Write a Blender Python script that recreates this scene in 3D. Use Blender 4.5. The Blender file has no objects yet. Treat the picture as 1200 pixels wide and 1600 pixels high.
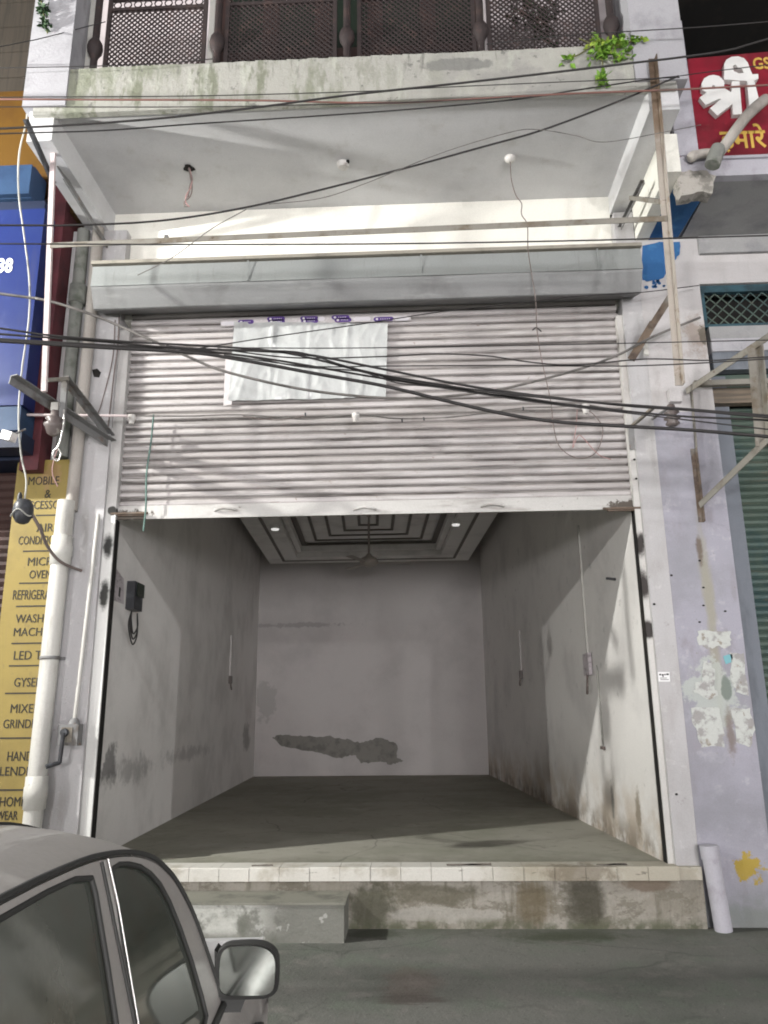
import bpy, bmesh, math, random
from mathutils import Vector, Matrix
from mathutils.geometry import tessellate_polygon
from mathutils import noise as mnoise
random.seed(7)
S = bpy.context.scene
COL = S.collection

# ---------------------------------------------------------------- camera
CAM = Vector((0, 0, 1.6))
FPX, PITCH, YAW, ROLL = 1220.75, .2547, -.0407, -.0105
_F = Vector((math.sin(YAW) * math.cos(PITCH), math.cos(YAW) * math.cos(PITCH), math.sin(PITCH)))
_R = Vector((math.cos(YAW), -math.sin(YAW), 0))
_U = _R.cross(_F)
RR = _R * math.cos(ROLL) + _U * math.sin(ROLL)
UU = _U * math.cos(ROLL) - _R * math.sin(ROLL)
cd = bpy.data.cameras.new('camera')
cam = bpy.data.objects.new('camera', cd)
COL.objects.link(cam)
cam.matrix_world = Matrix(((RR.x, UU.x, -_F.x, CAM.x), (RR.y, UU.y, -_F.y, CAM.y), (RR.z, UU.z, -_F.z, CAM.z), (0, 0, 0, 1)))
cd.sensor_fit = 'VERTICAL'
cd.sensor_height = 36
cd.lens = FPX / 1600 * 36
cd.clip_start = .05
cd.clip_end = 400
S.camera = cam

# ---------------------------------------------------------------- night sky, weak moon-like sun, exposure
w = bpy.data.worlds.new('World')
S.world = w
w.use_nodes = True
wn = w.node_tree
sky = wn.nodes.new('ShaderNodeTexSky')
sky.sky_type = 'NISHITA'
sky.sun_disc = False
sky.sun_elevation = math.radians(28)
sky.sun_rotation = math.radians(200)
hs = wn.nodes.new('ShaderNodeHueSaturation')
hs.inputs['Saturation'].default_value = .12
wn.links.new(sky.outputs[0], hs.inputs['Color'])
wn.links.new(hs.outputs[0], wn.nodes['Background'].inputs[0])
wn.nodes['Background'].inputs[1].default_value = .035
sd = bpy.data.lights.new('sun', 'SUN')
sd.energy = .1
sd.angle = math.radians(10)
sd.color = (1, .96, .92)
sun = bpy.data.objects.new('sun', sd)
COL.objects.link(sun)
sun.rotation_euler = (math.radians(62), 0, math.radians(20))
S.view_settings.view_transform = 'Standard'
S.view_settings.look = 'None'
S.view_settings.gamma = 1
S.view_settings.use_curve_mapping = False
S.view_settings.exposure = -.2
S.cycles.max_bounces = 10
S.cycles.diffuse_bounces = 8
S.cycles.use_denoising = True
S.cycles.pixel_filter_type = 'BLACKMAN_HARRIS'
S.cycles.filter_width = 1.9


# ---------------------------------------------------------------- helpers
def ray(px, py):
    return _F + RR * ((px - 600) / FPX) - UU * ((py - 800) / FPX)


def P(px, py, Y=None, X=None, Z=None):
    d = ray(px, py)
    t = (Y - CAM.y) / d.y if Y is not None else (X - CAM.x) / d.x if X is not None else (Z - CAM.z) / d.z
    return CAM + d * t


SK = -.0603
DY = 6.82


def skx(x, y):
    return x + (y - DY) * SK


def wallP(px, py, x0):
    d = ray(px, py)
    n = Vector((1, -SK, 0))
    t = (Vector((x0, DY, 0)) - CAM).dot(n) / d.dot(n)
    return CAM + d * t


def lin(c):
    c /= 255
    return c / 12.92 if c <= .04045 else ((c + .055) / 1.055) ** 2.4


def C3(r, g, b):
    return (lin(r), lin(g), lin(b), 1)


class NT:
    def __init__(s, m):
        s.t = m.node_tree
        s.n = s.t.nodes

    def add(s, typ, **k):
        x = s.n.new(typ)
        for a, b in k.items():
            setattr(x, a, b)
        return x

    def link(s, a, b):
        s.t.links.new(a, b)


def M(name, col, layers=(), rough=.8, metal=0, bump=0, bscale=40, grain=.06, spec=.3, emit=None, es=1, coat=0):
    """Procedural material. A layer is a dict: c colour, s scale, lo/hi noise thresholds, st stretch, z/x/y fade ranges, blob."""
    m = bpy.data.materials.new(name)
    m.use_nodes = True
    nt = NT(m)
    bs = nt.n['Principled BSDF']
    bs.inputs['Roughness'].default_value = rough
    bs.inputs['Metallic'].default_value = metal
    bs.inputs['Specular IOR Level'].default_value = spec
    if coat:
        bs.inputs['Coat Weight'].default_value = coat
    geo = nt.add('ShaderNodeNewGeometry')
    pos = geo.outputs['Position']
    sep = nt.add('ShaderNodeSeparateXYZ')
    nt.link(pos, sep.inputs[0])

    def math_(op, a, b=None, clamp=False):
        x = nt.add('ShaderNodeMath', operation=op, use_clamp=clamp)
        for i, v in enumerate((a, b)):
            if v is None:
                continue
            if isinstance(v, (int, float)):
                x.inputs[i].default_value = v
            else:
                nt.link(v, x.inputs[i])
        return x.outputs[0]

    def noise(scale, st=(1, 1, 1), detail=5, rough_=.6, off=0):
        mp = nt.add('ShaderNodeMapping')
        mp.inputs['Scale'].default_value = st
        mp.inputs['Location'].default_value = (off, off * .7, off * .3)
        nt.link(pos, mp.inputs[0])
        nz = nt.add('ShaderNodeTexNoise')
        nz.inputs['Scale'].default_value = scale
        nz.inputs['Detail'].default_value = detail
        nz.inputs['Roughness'].default_value = rough_
        nt.link(mp.outputs[0], nz.inputs[0])
        return nz.outputs[0]

    def rng(v, a, b):
        x = nt.add('ShaderNodeMapRange', interpolation_type='SMOOTHSTEP')
        x.inputs['From Min'].default_value = a
        x.inputs['From Max'].default_value = b
        nt.link(v, x.inputs[0])
        return x.outputs[0]

    cur = None
    for i, L in enumerate(layers):
        if 'blob' in L:
            cx, cy, cz, rx, ry, rz = L['blob']
            mp = nt.add('ShaderNodeMapping')
            mp.inputs['Scale'].default_value = (1 / rx, 1 / ry, 1 / rz)
            mp.inputs['Location'].default_value = (-cx / rx, -cy / ry, -cz / rz)
            nt.link(pos, mp.inputs[0])
            ln = nt.add('ShaderNodeVectorMath', operation='LENGTH')
            nt.link(mp.outputs[0], ln.inputs[0])
            v = math_('ADD', ln.outputs['Value'], math_('MULTIPLY', math_('SUBTRACT', noise(L.get('s', 6) * 1.3, L.get('st', (1, 1, 1)), 8, .72, i * 3.1), .5), L.get('k', 1.2) * 2.3))
            fac = rng(v, 1.0, L.get('soft', .75))
        elif 'crack' in L:
            nv = nt.add('ShaderNodeTexNoise')
            nv.inputs['Scale'].default_value = L['crack'] * 2.2
            nv.inputs['Detail'].default_value = 5
            nt.link(pos, nv.inputs[0])
            va = nt.add('ShaderNodeVectorMath', operation='MULTIPLY_ADD')
            nt.link(nv.outputs['Color'], va.inputs[0])
            va.inputs[1].default_value = (L.get('k', .35),) * 3
            nt.link(pos, va.inputs[2])
            vo = nt.add('ShaderNodeTexVoronoi', feature='DISTANCE_TO_EDGE')
            vo.inputs['Scale'].default_value = L['crack']
            nt.link(va.outputs[0], vo.inputs['Vector'])
            fac = math_('MULTIPLY', rng(vo.outputs['Distance'], L.get('w', .012), 0), rng(noise(1.3, (1, 1, 1), 3, .5, 5), .4, .6))
        else:
            fac = rng(noise(L.get('s', 3), L.get('st', (1, 1, 1)), L.get('d', 6), L.get('r', .62), i * 3.7 + 1), L.get('lo', .45), L.get('hi', .65))
        for ax in 'xyz':
            if ax in L:
                a, b = L[ax]
                fac = math_('MULTIPLY', fac, rng(sep.outputs['xyz'.index(ax)], a, b))
        fac = math_('MULTIPLY', fac, L.get('a', 1.0))
        mx = nt.add('ShaderNodeMixRGB')
        nt.link(fac, mx.inputs[0])
        if cur is None:
            mx.inputs[1].default_value = col
        else:
            nt.link(cur, mx.inputs[1])
        mx.inputs[2].default_value = L['c']
        cur = mx.outputs[0]
    if grain:
        g = rng(noise(90, (1, 1, 1), 4, .7, 9), .25, .75)
        g = math_('ADD', math_('MULTIPLY', g, grain * 2), 1 - grain)
        vm = nt.add('ShaderNodeVectorMath', operation='SCALE')
        if cur is None:
            vm.inputs[0].default_value = col[:3]
        else:
            nt.link(cur, vm.inputs[0])
        nt.link(g, vm.inputs['Scale'])
        cur = vm.outputs[0]
    if cur is None:
        bs.inputs['Base Color'].default_value = col
    else:
        nt.link(cur, bs.inputs['Base Color'])
    if bump:
        bp = nt.add('ShaderNodeBump')
        bp.inputs['Strength'].default_value = bump
        bp.inputs['Distance'].default_value = .02
        nt.link(noise(bscale, (1, 1, 1), 6, .65, 4), bp.inputs['Height'])
        nt.link(bp.outputs[0], bs.inputs['Normal'])
    if emit:
        bs.inputs['Emission Color'].default_value = emit
        bs.inputs['Emission Strength'].default_value = es
    return m


class MB:
    def __init__(s):
        s.v = []
        s.f = []
        s.sm = []

    def add(s, vs, fs, smooth=False):
        o = len(s.v)
        s.v += [Vector(v) for v in vs]
        s.f += [[i + o for i in f] for f in fs]
        s.sm += [smooth] * len(fs)
        return s

    def box(s, x0, x1, y0, y1, z0, z1):
        v = [(x, y, z) for x in (x0, x1) for y in (y0, y1) for z in (z0, z1)]
        return s.add(v, [(0, 1, 3, 2), (4, 6, 7, 5), (0, 4, 5, 1), (2, 3, 7, 6), (0, 2, 6, 4), (1, 5, 7, 3)])

    def bar(s, p, q, w_, h_, up=(0, 0, 1)):
        p, q = Vector(p), Vector(q)
        d = (q - p).normalized()
        a = d.cross(Vector(up))
        if a.length < 1e-3:
            a = d.cross(Vector((1, 0, 0)))
        a.normalize()
        b = a.cross(d)
        v = [c + a * (w_ / 2 * i) + b * (h_ / 2 * j) for c in (p, q) for i, j in ((-1, -1), (1, -1), (1, 1), (-1, 1))]
        return s.add(v, [(0, 1, 2, 3), (7, 6, 5, 4), (0, 4, 5, 1), (1, 5, 6, 2), (2, 6, 7, 3), (3, 7, 4, 0)])

    def angle(s, p, q, w_, t_=.006, up=(0, 0, 1)):
        """L-section iron"""
        p, q = Vector(p), Vector(q)
        d = (q - p).normalized()
        a = d.cross(Vector(up))
        if a.length < 1e-3:
            a = d.cross(Vector((1, 0, 0)))
        a.normalize()
        b = a.cross(d)
        s.bar(p + b * (w_ / 2), q + b * (w_ / 2), w_, t_, up)
        s.bar(p + a * (w_ / 2 - t_ / 2), q + a * (w_ / 2 - t_ / 2), t_, w_, up)
        return s

    def tube(s, pts, r, n=8, cap=True):
        pts = [Vector(p) for p in pts]
        rs = r if isinstance(r, (list, tuple)) else [r] * len(pts)
        a = None
        vs = []
        for i, p in enumerate(pts):
            d = (pts[min(i + 1, len(pts) - 1)] - pts[max(i - 1, 0)]).normalized()
            if a is None:
                a = d.cross(Vector((0, 0, 1)))
                if a.length < 1e-3:
                    a = d.cross(Vector((1, 0, 0)))
            a = (a - d * a.dot(d)).normalized()
            b = d.cross(a)
            vs += [p + (a * math.cos(t) + b * math.sin(t)) * rs[i] for t in [2 * math.pi * k / n for k in range(n)]]
        fs = [(i * n + k, i * n + (k + 1) % n, (i + 1) * n + (k + 1) % n, (i + 1) * n + k) for i in range(len(pts) - 1) for k in range(n)]
        s.add(vs, fs, True)
        if cap:
            s.add(vs[:n], [list(range(n))[::-1]])
            s.add(vs[-n:], [list(range(n))])
        return s

    def lathe(s, c, prof, n=20, axis=(0, 0, 1)):
        ax = Vector(axis).normalized()
        a = ax.cross(Vector((1, 0, 0)))
        if a.length < 1e-3:
            a = ax.cross(Vector((0, 1, 0)))
        a.normalize()
        b = ax.cross(a)
        c = Vector(c)
        vs = [c + ax * z + (a * math.cos(t) + b * math.sin(t)) * r for r, z in prof for t in [2 * math.pi * k / n for k in range(n)]]
        fs = [(i * n + k, i * n + (k + 1) % n, (i + 1) * n + (k + 1) % n, (i + 1) * n + k) for i in range(len(prof) - 1) for k in range(n)]
        s.add(vs, fs, True)
        s.add(vs[:n], [list(range(n))[::-1]])
        return s.add(vs[-n:], [list(range(n))])

    def prism(s, pts, ext, holes=()):
        """polygon (3-D points, planar) thickened by the vector ext"""
        pts = [Vector(p) for p in pts]
        hs_ = [[Vector(p) for p in h] for h in holes]
        allp = pts + [p for h in hs_ for p in h]
        tris = tessellate_polygon([pts] + hs_)
        n = len(allp)
        ext = Vector(ext)
        s.add(allp + [p + ext for p in allp], [tuple(t) for t in tris] + [tuple(i + n for i in t[::-1]) for t in tris])
        o = 0
        for loop in [pts] + hs_:
            k = len(loop)
            s.add(loop + [p + ext for p in loop], [(i, (i + 1) % k, (i + 1) % k + k, i + k) for i in range(k)])
        return s

    def build(s, name, mat, parent=None, local=False, recalc=True):
        me = bpy.data.meshes.new(name)
        off = parent_loc(parent) if parent and not local else Vector((0, 0, 0))
        me.from_pydata([v - off for v in s.v], [], s.f)
        me.polygons.foreach_set('use_smooth', s.sm)
        me.update()
        if recalc:
            b = bmesh.new()
            b.from_mesh(me)
            bmesh.ops.recalc_face_normals(b, faces=b.faces)
            b.to_mesh(me)
            b.free()
        if mat:
            me.materials.append(mat)
        o = bpy.data.objects.new(name, me)
        COL.objects.link(o)
        if parent:
            o.parent = parent
        return o


def parent_loc(o):
    v = Vector((0, 0, 0))
    while o:
        v += o.location
        o = o.parent
    return v


def tag(o, label=None, cat=None, group=None, kind=None):
    for k, v in (('label', label), ('category', cat), ('group', group), ('kind', kind)):
        if v:
            o[k] = v
    return o


def thing(name, loc, label, cat, group=None):
    o = bpy.data.objects.new(name, None)
    COL.objects.link(o)
    o.location = loc
    o.empty_display_size = .1
    return tag(o, label, cat, group)


def part(name, mat, parent, label=None):
    """decorator-free shorthand: returns an MB whose .done() builds"""
    b = MB()
    b.done = lambda: tag(b.build(name, mat, parent), label)
    return b


def curve_pts(pts, n=10):
    """Catmull-Rom through 3-D points"""
    pts = [Vector(p) for p in pts]
    if len(pts) < 3:
        return pts
    e = [pts[0] * 2 - pts[1]] + pts + [pts[-1] * 2 - pts[-2]]
    out = []
    for i in range(1, len(e) - 2):
        p0, p1, p2, p3 = e[i - 1:i + 3]
        for k in range(n):
            t = k / n
            out.append(.5 * ((2 * p1) + (p2 - p0) * t + (2 * p0 - 5 * p1 + 4 * p2 - p3) * t * t + (3 * p1 - p0 - 3 * p2 + p3) * t ** 3))
    return out + [pts[-1]]


def jag(pts, amp, sub=5):
    """roughen an outline"""
    out = []
    k = len(pts)
    for i in range(k):
        a, b = Vector(pts[i]), Vector(pts[(i + 1) % k])
        for j in range(sub):
            q = a.lerp(b, j / sub)
            if j:
                q = q + Vector((random.uniform(-amp, amp), 0, random.uniform(-amp, amp)))
            out.append(q)
    return out


def text_mesh(txt, size, mat, name, parent, loc, rot=(math.pi / 2, 0, 0), sx=1, ext=.002, bold=0, align='CENTER'):
    cu = bpy.data.curves.new('txt', 'FONT')
    cu.body = txt
    cu.size = size
    cu.align_x = align
    cu.extrude = ext
    cu.offset = bold
    cu.resolution_u = 3
    t = bpy.data.objects.new('txt', cu)
    COL.objects.link(t)
    dg = bpy.context.evaluated_depsgraph_get()
    dg.update()
    me = bpy.data.meshes.new_from_object(t.evaluated_get(dg))
    bpy.data.objects.remove(t)
    me.name = name
    me.materials.clear()
    me.materials.append(mat)
    o = bpy.data.objects.new(name, me)
    COL.objects.link(o)
    if parent:
        o.parent = parent
        loc = Vector(loc) - parent_loc(parent)
    o.location = loc
    o.rotation_euler = rot
    o.scale = (sx, 1, 1)
    return o


# ---------------------------------------------------------------- materials
WHITE = (.70, .69, .65, 1)
m_wall = M('whitewash', (0.747, 0.737, 0.676, 1), [dict(c=(0.519, 0.508, 0.461, 1), s=1.2, lo=.5, hi=.8), dict(c=(0.57, 0.55, 0.482, 1), s=5, lo=.6, hi=.75, a=.5)], bump=.15, bscale=25)
m_soffit = M('soffit_plaster', (0.569, 0.569, 0.578, 1), [dict(c=(.42, .41, .39, 1), s=3.5, lo=.55, hi=.72, a=.5), dict(c=(.36, .35, .33, 1), s=30, lo=.66, hi=.73, a=.5), dict(c=(0.455, 0.455, 0.469, 1), s=.9, lo=.45, hi=.75), dict(c=(0.474, 0.474, 0.478, 1), s=6, lo=.5, hi=.8, a=.5)], bump=.1, bscale=12)
m_fascia = M('mouldy_fascia', (0.36, 0.356, 0.324, 1), [
    dict(c=(0.216, 0.228, 0.174, 1), s=3.0, st=(1.5, 1, .5), lo=.46, hi=.62, x=(1.2, -.8), a=.9),
    dict(c=(0.16, 0.172, 0.118, 1), s=5.5, st=(1.4, 1, .5), lo=.52, hi=.64, x=(.6, -1.4), a=.8),
    dict(c=(0.44, 0.448, 0.395, 1), s=6, st=(1.6, 1, .35), lo=.54, hi=.68, a=.7),
    dict(c=(0.16, 0.16, 0.142, 1), s=9, st=(1.8, 1, .35), lo=.56, hi=.68, z=(6.6, 6.98), a=.8),
    dict(c=(0.264, 0.26, 0.245, 1), s=2.5, lo=.45, hi=.6, x=(-.4, .8), a=.8),
    dict(c=(0.12, 0.12, 0.111, 1), s=14, lo=.62, hi=.70, a=.7),
    dict(c=(0.176, 0.176, 0.166, 1), blob=(.42, 5.4, 6.86, .33, .3, .07), s=6, k=.5, a=.8, soft=.8)], bump=.5, bscale=18)
m_colm = M('balcony_column_paint', (0.371, 0.367, 0.388, 1), [dict(c=(0.265, 0.262, 0.277, 1), s=3, lo=.5, hi=.75), dict(c=(0.199, 0.196, 0.194, 1), s=8, st=(1, 1, .3), lo=.6, hi=.72, a=.6)], bump=.2)
m_pillar = M('pillar_paint', (0.409, 0.401, 0.406, 1), [dict(c=(0.306, 0.297, 0.282, 1), s=6, st=(1.4, 1, .22), lo=.54, hi=.70, a=.55), dict(c=(0.54, 0.54, 0.537, 1), s=9, lo=.58, hi=.68, a=.5), 
    dict(c=(0.31, 0.295, 0.286, 1), s=2.5, st=(1, 1, .4), lo=.5, hi=.75, a=.7),
    dict(c=(0.204, 0.184, 0.171, 1), s=14, lo=.66, hi=.74, a=.5),
    dict(c=(0.185, 0.161, 0.139, 1), s=5, lo=.35, hi=.6, z=(.42, .18), a=.9),
    dict(c=(0.248, 0.222, 0.209, 1), s=20, st=(1, 1, 6), lo=.68, hi=.72, a=.5)], bump=.2)
m_purple = M('lilac_pillar_paint', (0.31, 0.304, 0.349, 1), [dict(c=(.25, .235, .26, 1), s=4.5, st=(1, 1, .5), lo=.50, hi=.66, a=.75), dict(c=(.40, .39, .43, 1), s=7, lo=.55, hi=.66, a=.7), dict(c=(.22, .2, .18, 1), s=26, lo=.63, hi=.7, a=.6), 
    dict(c=(0.253, 0.252, 0.281, 1), s=2, lo=.42, hi=.7),
    dict(c=(0.281, 0.267, 0.207, 1), blob=(2.47, 6.7, 2.3, .07, .5, 1.1), s=5, st=(1, 1, .3), k=.7, a=.8, soft=.3),
    dict(c=(0.112, 0.0815, 0.0593, 1), blob=(2.44, 6.7, 2.95, .035, .5, .16), s=9, k=.6, a=.8, soft=.4),
    dict(c=(0.141, 0.141, 0.148, 1), s=16, lo=.68, hi=.75, a=.5),
    dict(c=(0.387, 0.415, 0.386, 1), blob=(2.42, 6.7, 1.72, .22, .5, .3), s=6, k=1.3, a=.75),
    dict(c=(0.141, 0.104, 0.0741, 1), blob=(2.52, 6.7, 1.45, .05, .5, .28), s=8, k=.8, a=.7, soft=.3),
    dict(c=(0.12, 0.148, 0.126, 1), blob=(2.53, 6.7, 1.78, .05, .5, .12), s=8, k=.5, a=.8),
    dict(c=(0.366, 0.259, 0.0222, 1), blob=(2.53, 6.7, .42, .11, .5, .1), s=9, k=1.6, a=.9),
    dict(c=(0.176, 0.193, 0.178, 1), s=4, lo=.3, hi=.6, z=(.35, .1), a=.8)], bump=.2)
m_upwall = M('neighbour_white_wall', (0.452, 0.437, 0.437, 1), [dict(c=(.33, .31, .30, 1), s=5, st=(1.3, 1, .3), lo=.53, hi=.7, a=.6), dict(c=(0.359, 0.343, 0.335, 1), s=2, lo=.45, hi=.75), dict(c=(0.265, 0.211, 0.172, 1), blob=(2.66, 6.7, 4.95, .2, .5, .25), s=5, a=.7, soft=.3), dict(c=(0.117, 0.101, 0.078, 1), blob=(2.7, 6.7, 4.97, .05, .5, .1), s=9, a=.9)], bump=.2)
m_blue = M('blue_paint', (.025, .10, .25, 1), [dict(c=(.05, .16, .32, 1), s=6, lo=.5, hi=.7)], bump=.2)
m_greyslab = M('grey_cement', (.28, .28, .28, 1), [dict(c=(.2, .2, .21, 1), s=3, lo=.45, hi=.7), dict(c=(.35, .34, .34, 1), s=8, lo=.55, hi=.75, a=.5)], bump=.25)
m_concrete = M('broken_concrete', (.36, .34, .31, 1), [dict(c=(.2, .19, .17, 1), s=9, lo=.46, hi=.6), dict(c=(.1, .1, .09, 1), s=14, lo=.6, hi=.68)], bump=.8, bscale=14)
m_lilacedge = M('lilac_slab_edge', (0.39, 0.382, 0.421, 1), [dict(c=(0.296, 0.281, 0.312, 1), s=4, lo=.5, hi=.7)], bump=.2)
m_hood = M('galvanised_sheet', (0.279, 0.293, 0.289, 1), [dict(c=(0.265, 0.278, 0.271, 1), s=1.6, lo=.45, hi=.7), dict(c=(0.209, 0.214, 0.207, 1), s=7, st=(3, 1, .4), lo=.55, hi=.75, a=.5), dict(c=(0.348, 0.364, 0.349, 1), s=3, st=(.5, 1, 3), lo=.6, hi=.75, a=.6)], rough=.5, metal=.25, bump=.06, bscale=8)
m_skirt = M('shaded_grey_sheet', (.185, .188, .188, 1), [dict(c=(.14, .14, .14, 1), s=2.5, lo=.45, hi=.7), dict(c=(.24, .245, .24, 1), s=4, st=(.5, 1, 3), lo=.55, hi=.7, a=.7)], rough=.5, metal=.2, bump=.08, bscale=7)  # hood's lower face: its shade is put into the colour as darker grey
m_ledge = M('dusty_ledge', (0.26, 0.242, 0.205, 1), [dict(c=(0.186, 0.174, 0.145, 1), s=4, lo=.5, hi=.7)])
m_slat = M('shutter_paint', (0.469, 0.442, 0.44, 1), [dict(c=(0.372, 0.347, 0.338, 1), s=2.2, st=(.12, 1, 7), lo=.45, hi=.6, a=.85), dict(c=(0.279, 0.25, 0.226, 1), s=9, st=(.5, 1, 2.5), lo=.58, hi=.68, a=.6), dict(c=(0.186, 0.12, 0.0846, 1), s=13, lo=.66, hi=.71, a=.6), 
    dict(c=(0.338, 0.313, 0.305, 1), s=2.2, st=(.6, 1, 1.4), lo=.42, hi=.7, a=.8),
    dict(c=(0.15, 0.14, 0.133, 1), s=3, st=(.35, 1, 9), lo=.58, hi=.72, a=.75),
    dict(c=(0.122, 0.112, 0.105, 1), s=6, st=(.25, 1, 8), lo=.46, hi=.62, x=(-2.1, -2.75), a=.9),
    dict(c=(0.544, 0.532, 0.525, 1), s=5, st=(.3, 1, 6), lo=.58, hi=.7, a=.7),
    dict(c=(0.3, 0.261, 0.248, 1), blob=(.6, 6.8, 4.2, 2.2, 1, .12), s=3, a=.5, soft=.3)], rough=.55, spec=.4, bump=.05, bscale=15)
m_groove = M('grimy_shaded_groove', (.24, .225, .215, 1), [dict(c=(.10, .09, .085, 1), s=3, st=(.5, 1, 6), lo=.42, hi=.62), dict(c=(.34, .32, .31, 1), s=5, st=(.3, 1, 5), lo=.56, hi=.7, a=.7)], rough=.7)  # grime in the slat grooves, plus their shade put into the colour
m_rail = M('bottom_rail_paint', (0.468, 0.459, 0.442, 1), [dict(c=(0.306, 0.289, 0.272, 1), s=3, st=(.6, 1, 3), lo=.5, hi=.7), dict(c=(0.128, 0.111, 0.0935, 1), s=12, lo=.66, hi=.72, a=.8), dict(c=(0.085, 0.0723, 0.0595, 1), blob=(-2.6, 6.8, 3.38, .2, .5, .06), s=12, k=1.5), dict(c=(0.085, 0.0723, 0.0595, 1), blob=(1.86, 6.8, 3.38, .16, .5, .05), s=12, k=1.5)], rough=.6, bump=.1)
m_guide_l = M('left_guide_paint', (.44, .43, .42, 1), [dict(c=(.3, .29, .28, 1), s=3, st=(1, 1, .3), lo=.5, hi=.7), dict(c=(.62, .62, .6, 1), z=(3.7, 3.2), s=4, lo=.1, hi=.3, a=.9),
    dict(c=(.03, .03, .028, 1), blob=(-2.75, 6.75, 3.1, .06, .5, .14), s=9, k=.5, soft=.4), dict(c=(.03, .03, .028, 1), blob=(-2.75, 6.75, 2.66, .06, .5, .17), s=9, k=.5, soft=.4), dict(c=(.05, .05, .045, 1), blob=(-2.74, 6.75, 3.42, .05, .5, .05), s=9, k=.5)], rough=.6, bump=.1)
m_guide_r = M('right_guide_paint', (.52, .51, .49, 1), [dict(c=(.38, .36, .34, 1), s=3, st=(1, 1, .3), lo=.5, hi=.7), dict(c=(.3, .25, .2, 1), s=9, st=(1, 1, .4), lo=.62, hi=.72, a=.6),
    dict(c=(.035, .03, .028, 1), blob=(1.95, 6.75, 3.02, .07, .5, .15), s=9, k=.5, soft=.45), dict(c=(.035, .03, .028, 1), blob=(1.95, 6.75, 2.66, .07, .5, .17), s=9, k=.5, soft=.4), dict(c=(.035, .03, .028, 1), blob=(1.95, 6.75, 2.28, .07, .5, .1), s=9, k=.3, soft=.6)], rough=.6, bump=.1)
m_room_l = M('room_left_plaster', (0.717, 0.699, 0.682, 1), [
    dict(c=(0.582, 0.567, 0.55, 1), s=1.2, lo=.42, hi=.7),
    dict(c=(0.224, 0.22, 0.22, 1), s=3.2, lo=.52, hi=.66, z=(.3, 1.2), a=.0),
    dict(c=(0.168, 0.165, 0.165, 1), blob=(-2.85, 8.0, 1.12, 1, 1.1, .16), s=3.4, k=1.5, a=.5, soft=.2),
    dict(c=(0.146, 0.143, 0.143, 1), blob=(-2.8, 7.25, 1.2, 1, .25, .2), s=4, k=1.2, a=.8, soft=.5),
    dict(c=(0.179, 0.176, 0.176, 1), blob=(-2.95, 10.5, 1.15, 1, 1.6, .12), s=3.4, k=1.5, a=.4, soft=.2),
    dict(c=(0.246, 0.242, 0.231, 1), blob=(-3.3, 15.2, 1.2, 1, .5, .3), s=3, k=1.2, a=.7, soft=.5)], bump=.12, bscale=15)
m_room_r = M('room_right_plaster', (0.68, 0.663, 0.64, 1), [
    dict(c=(0.567, 0.551, 0.536, 1), s=1.1, lo=.45, hi=.7),
    dict(c=(0.474, 0.408, 0.336, 1), s=2.5, lo=.35, hi=.6, z=(1.15, .6), a=.9),
    dict(c=(0.206, 0.173, 0.137, 1), s=3, lo=.4, hi=.6, z=(.78, .45), a=.9),
    dict(c=(0.206, 0.204, 0.189, 1), blob=(1.85, 8.1, .75, 1, .07, .2), s=5, k=.9, a=.8, soft=.5),
    dict(c=(0.227, 0.194, 0.147, 1), blob=(1.9, 7.35, .75, 1, .09, .24), s=5, k=1.0, a=.85, soft=.4),
    dict(c=(0.309, 0.306, 0.294, 1), s=6, lo=.62, hi=.72, a=.5)], bump=.12, bscale=15)
m_room_b = M('room_back_plaster', (0.503, 0.479, 0.468, 1), [dict(c=(0.422, 0.4, 0.392, 1), s=.7, lo=.42, hi=.7),
    dict(c=(0.207, 0.201, 0.195, 1), blob=(-2.5, 16.3, 3.45, 1.0, 1, .05), s=5, k=1.6, a=.45), dict(c=(0.266, 0.259, 0.245, 1), blob=(-3.1, 16.3, 1.9, .25, 1, .5), s=3, a=.4)], bump=.1, bscale=12)
m_peel = M('bare_plaster', (0.218, 0.211, 0.191, 1), [dict(c=(0.15, 0.145, 0.134, 1), s=5, lo=.45, hi=.65)], bump=.4)
m_floor = M('dusty_cement_floor', (.315, .305, .26, 1), [dict(c=(.25, .25, .20, 1), s=.9, lo=.4, hi=.65), dict(c=(.36, .345, .30, 1), s=3.2, lo=.52, hi=.7, a=.6), dict(c=(.19, .18, .15, 1), s=7, lo=.56, hi=.7, a=.6), dict(c=(.16, .15, .13, 1), s=24, lo=.62, hi=.72, a=.5), dict(c=(.12, .115, .10, 1), crack=.55, w=.008, a=.6),
    dict(c=(.17, .16, .13, 1), s=5, lo=.35, hi=.6, y=(7.25, 6.85), a=.55)], rough=.75, bump=.2)
m_ceil = M('false_ceiling_paint', (0.818, 0.812, 0.792, 1), [dict(c=(0.66, 0.653, 0.634, 1), s=1.5, lo=.45, hi=.7)])
m_batten = M('dark_groove_wood', (.13, .115, .10, 1), rough=.5)
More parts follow.
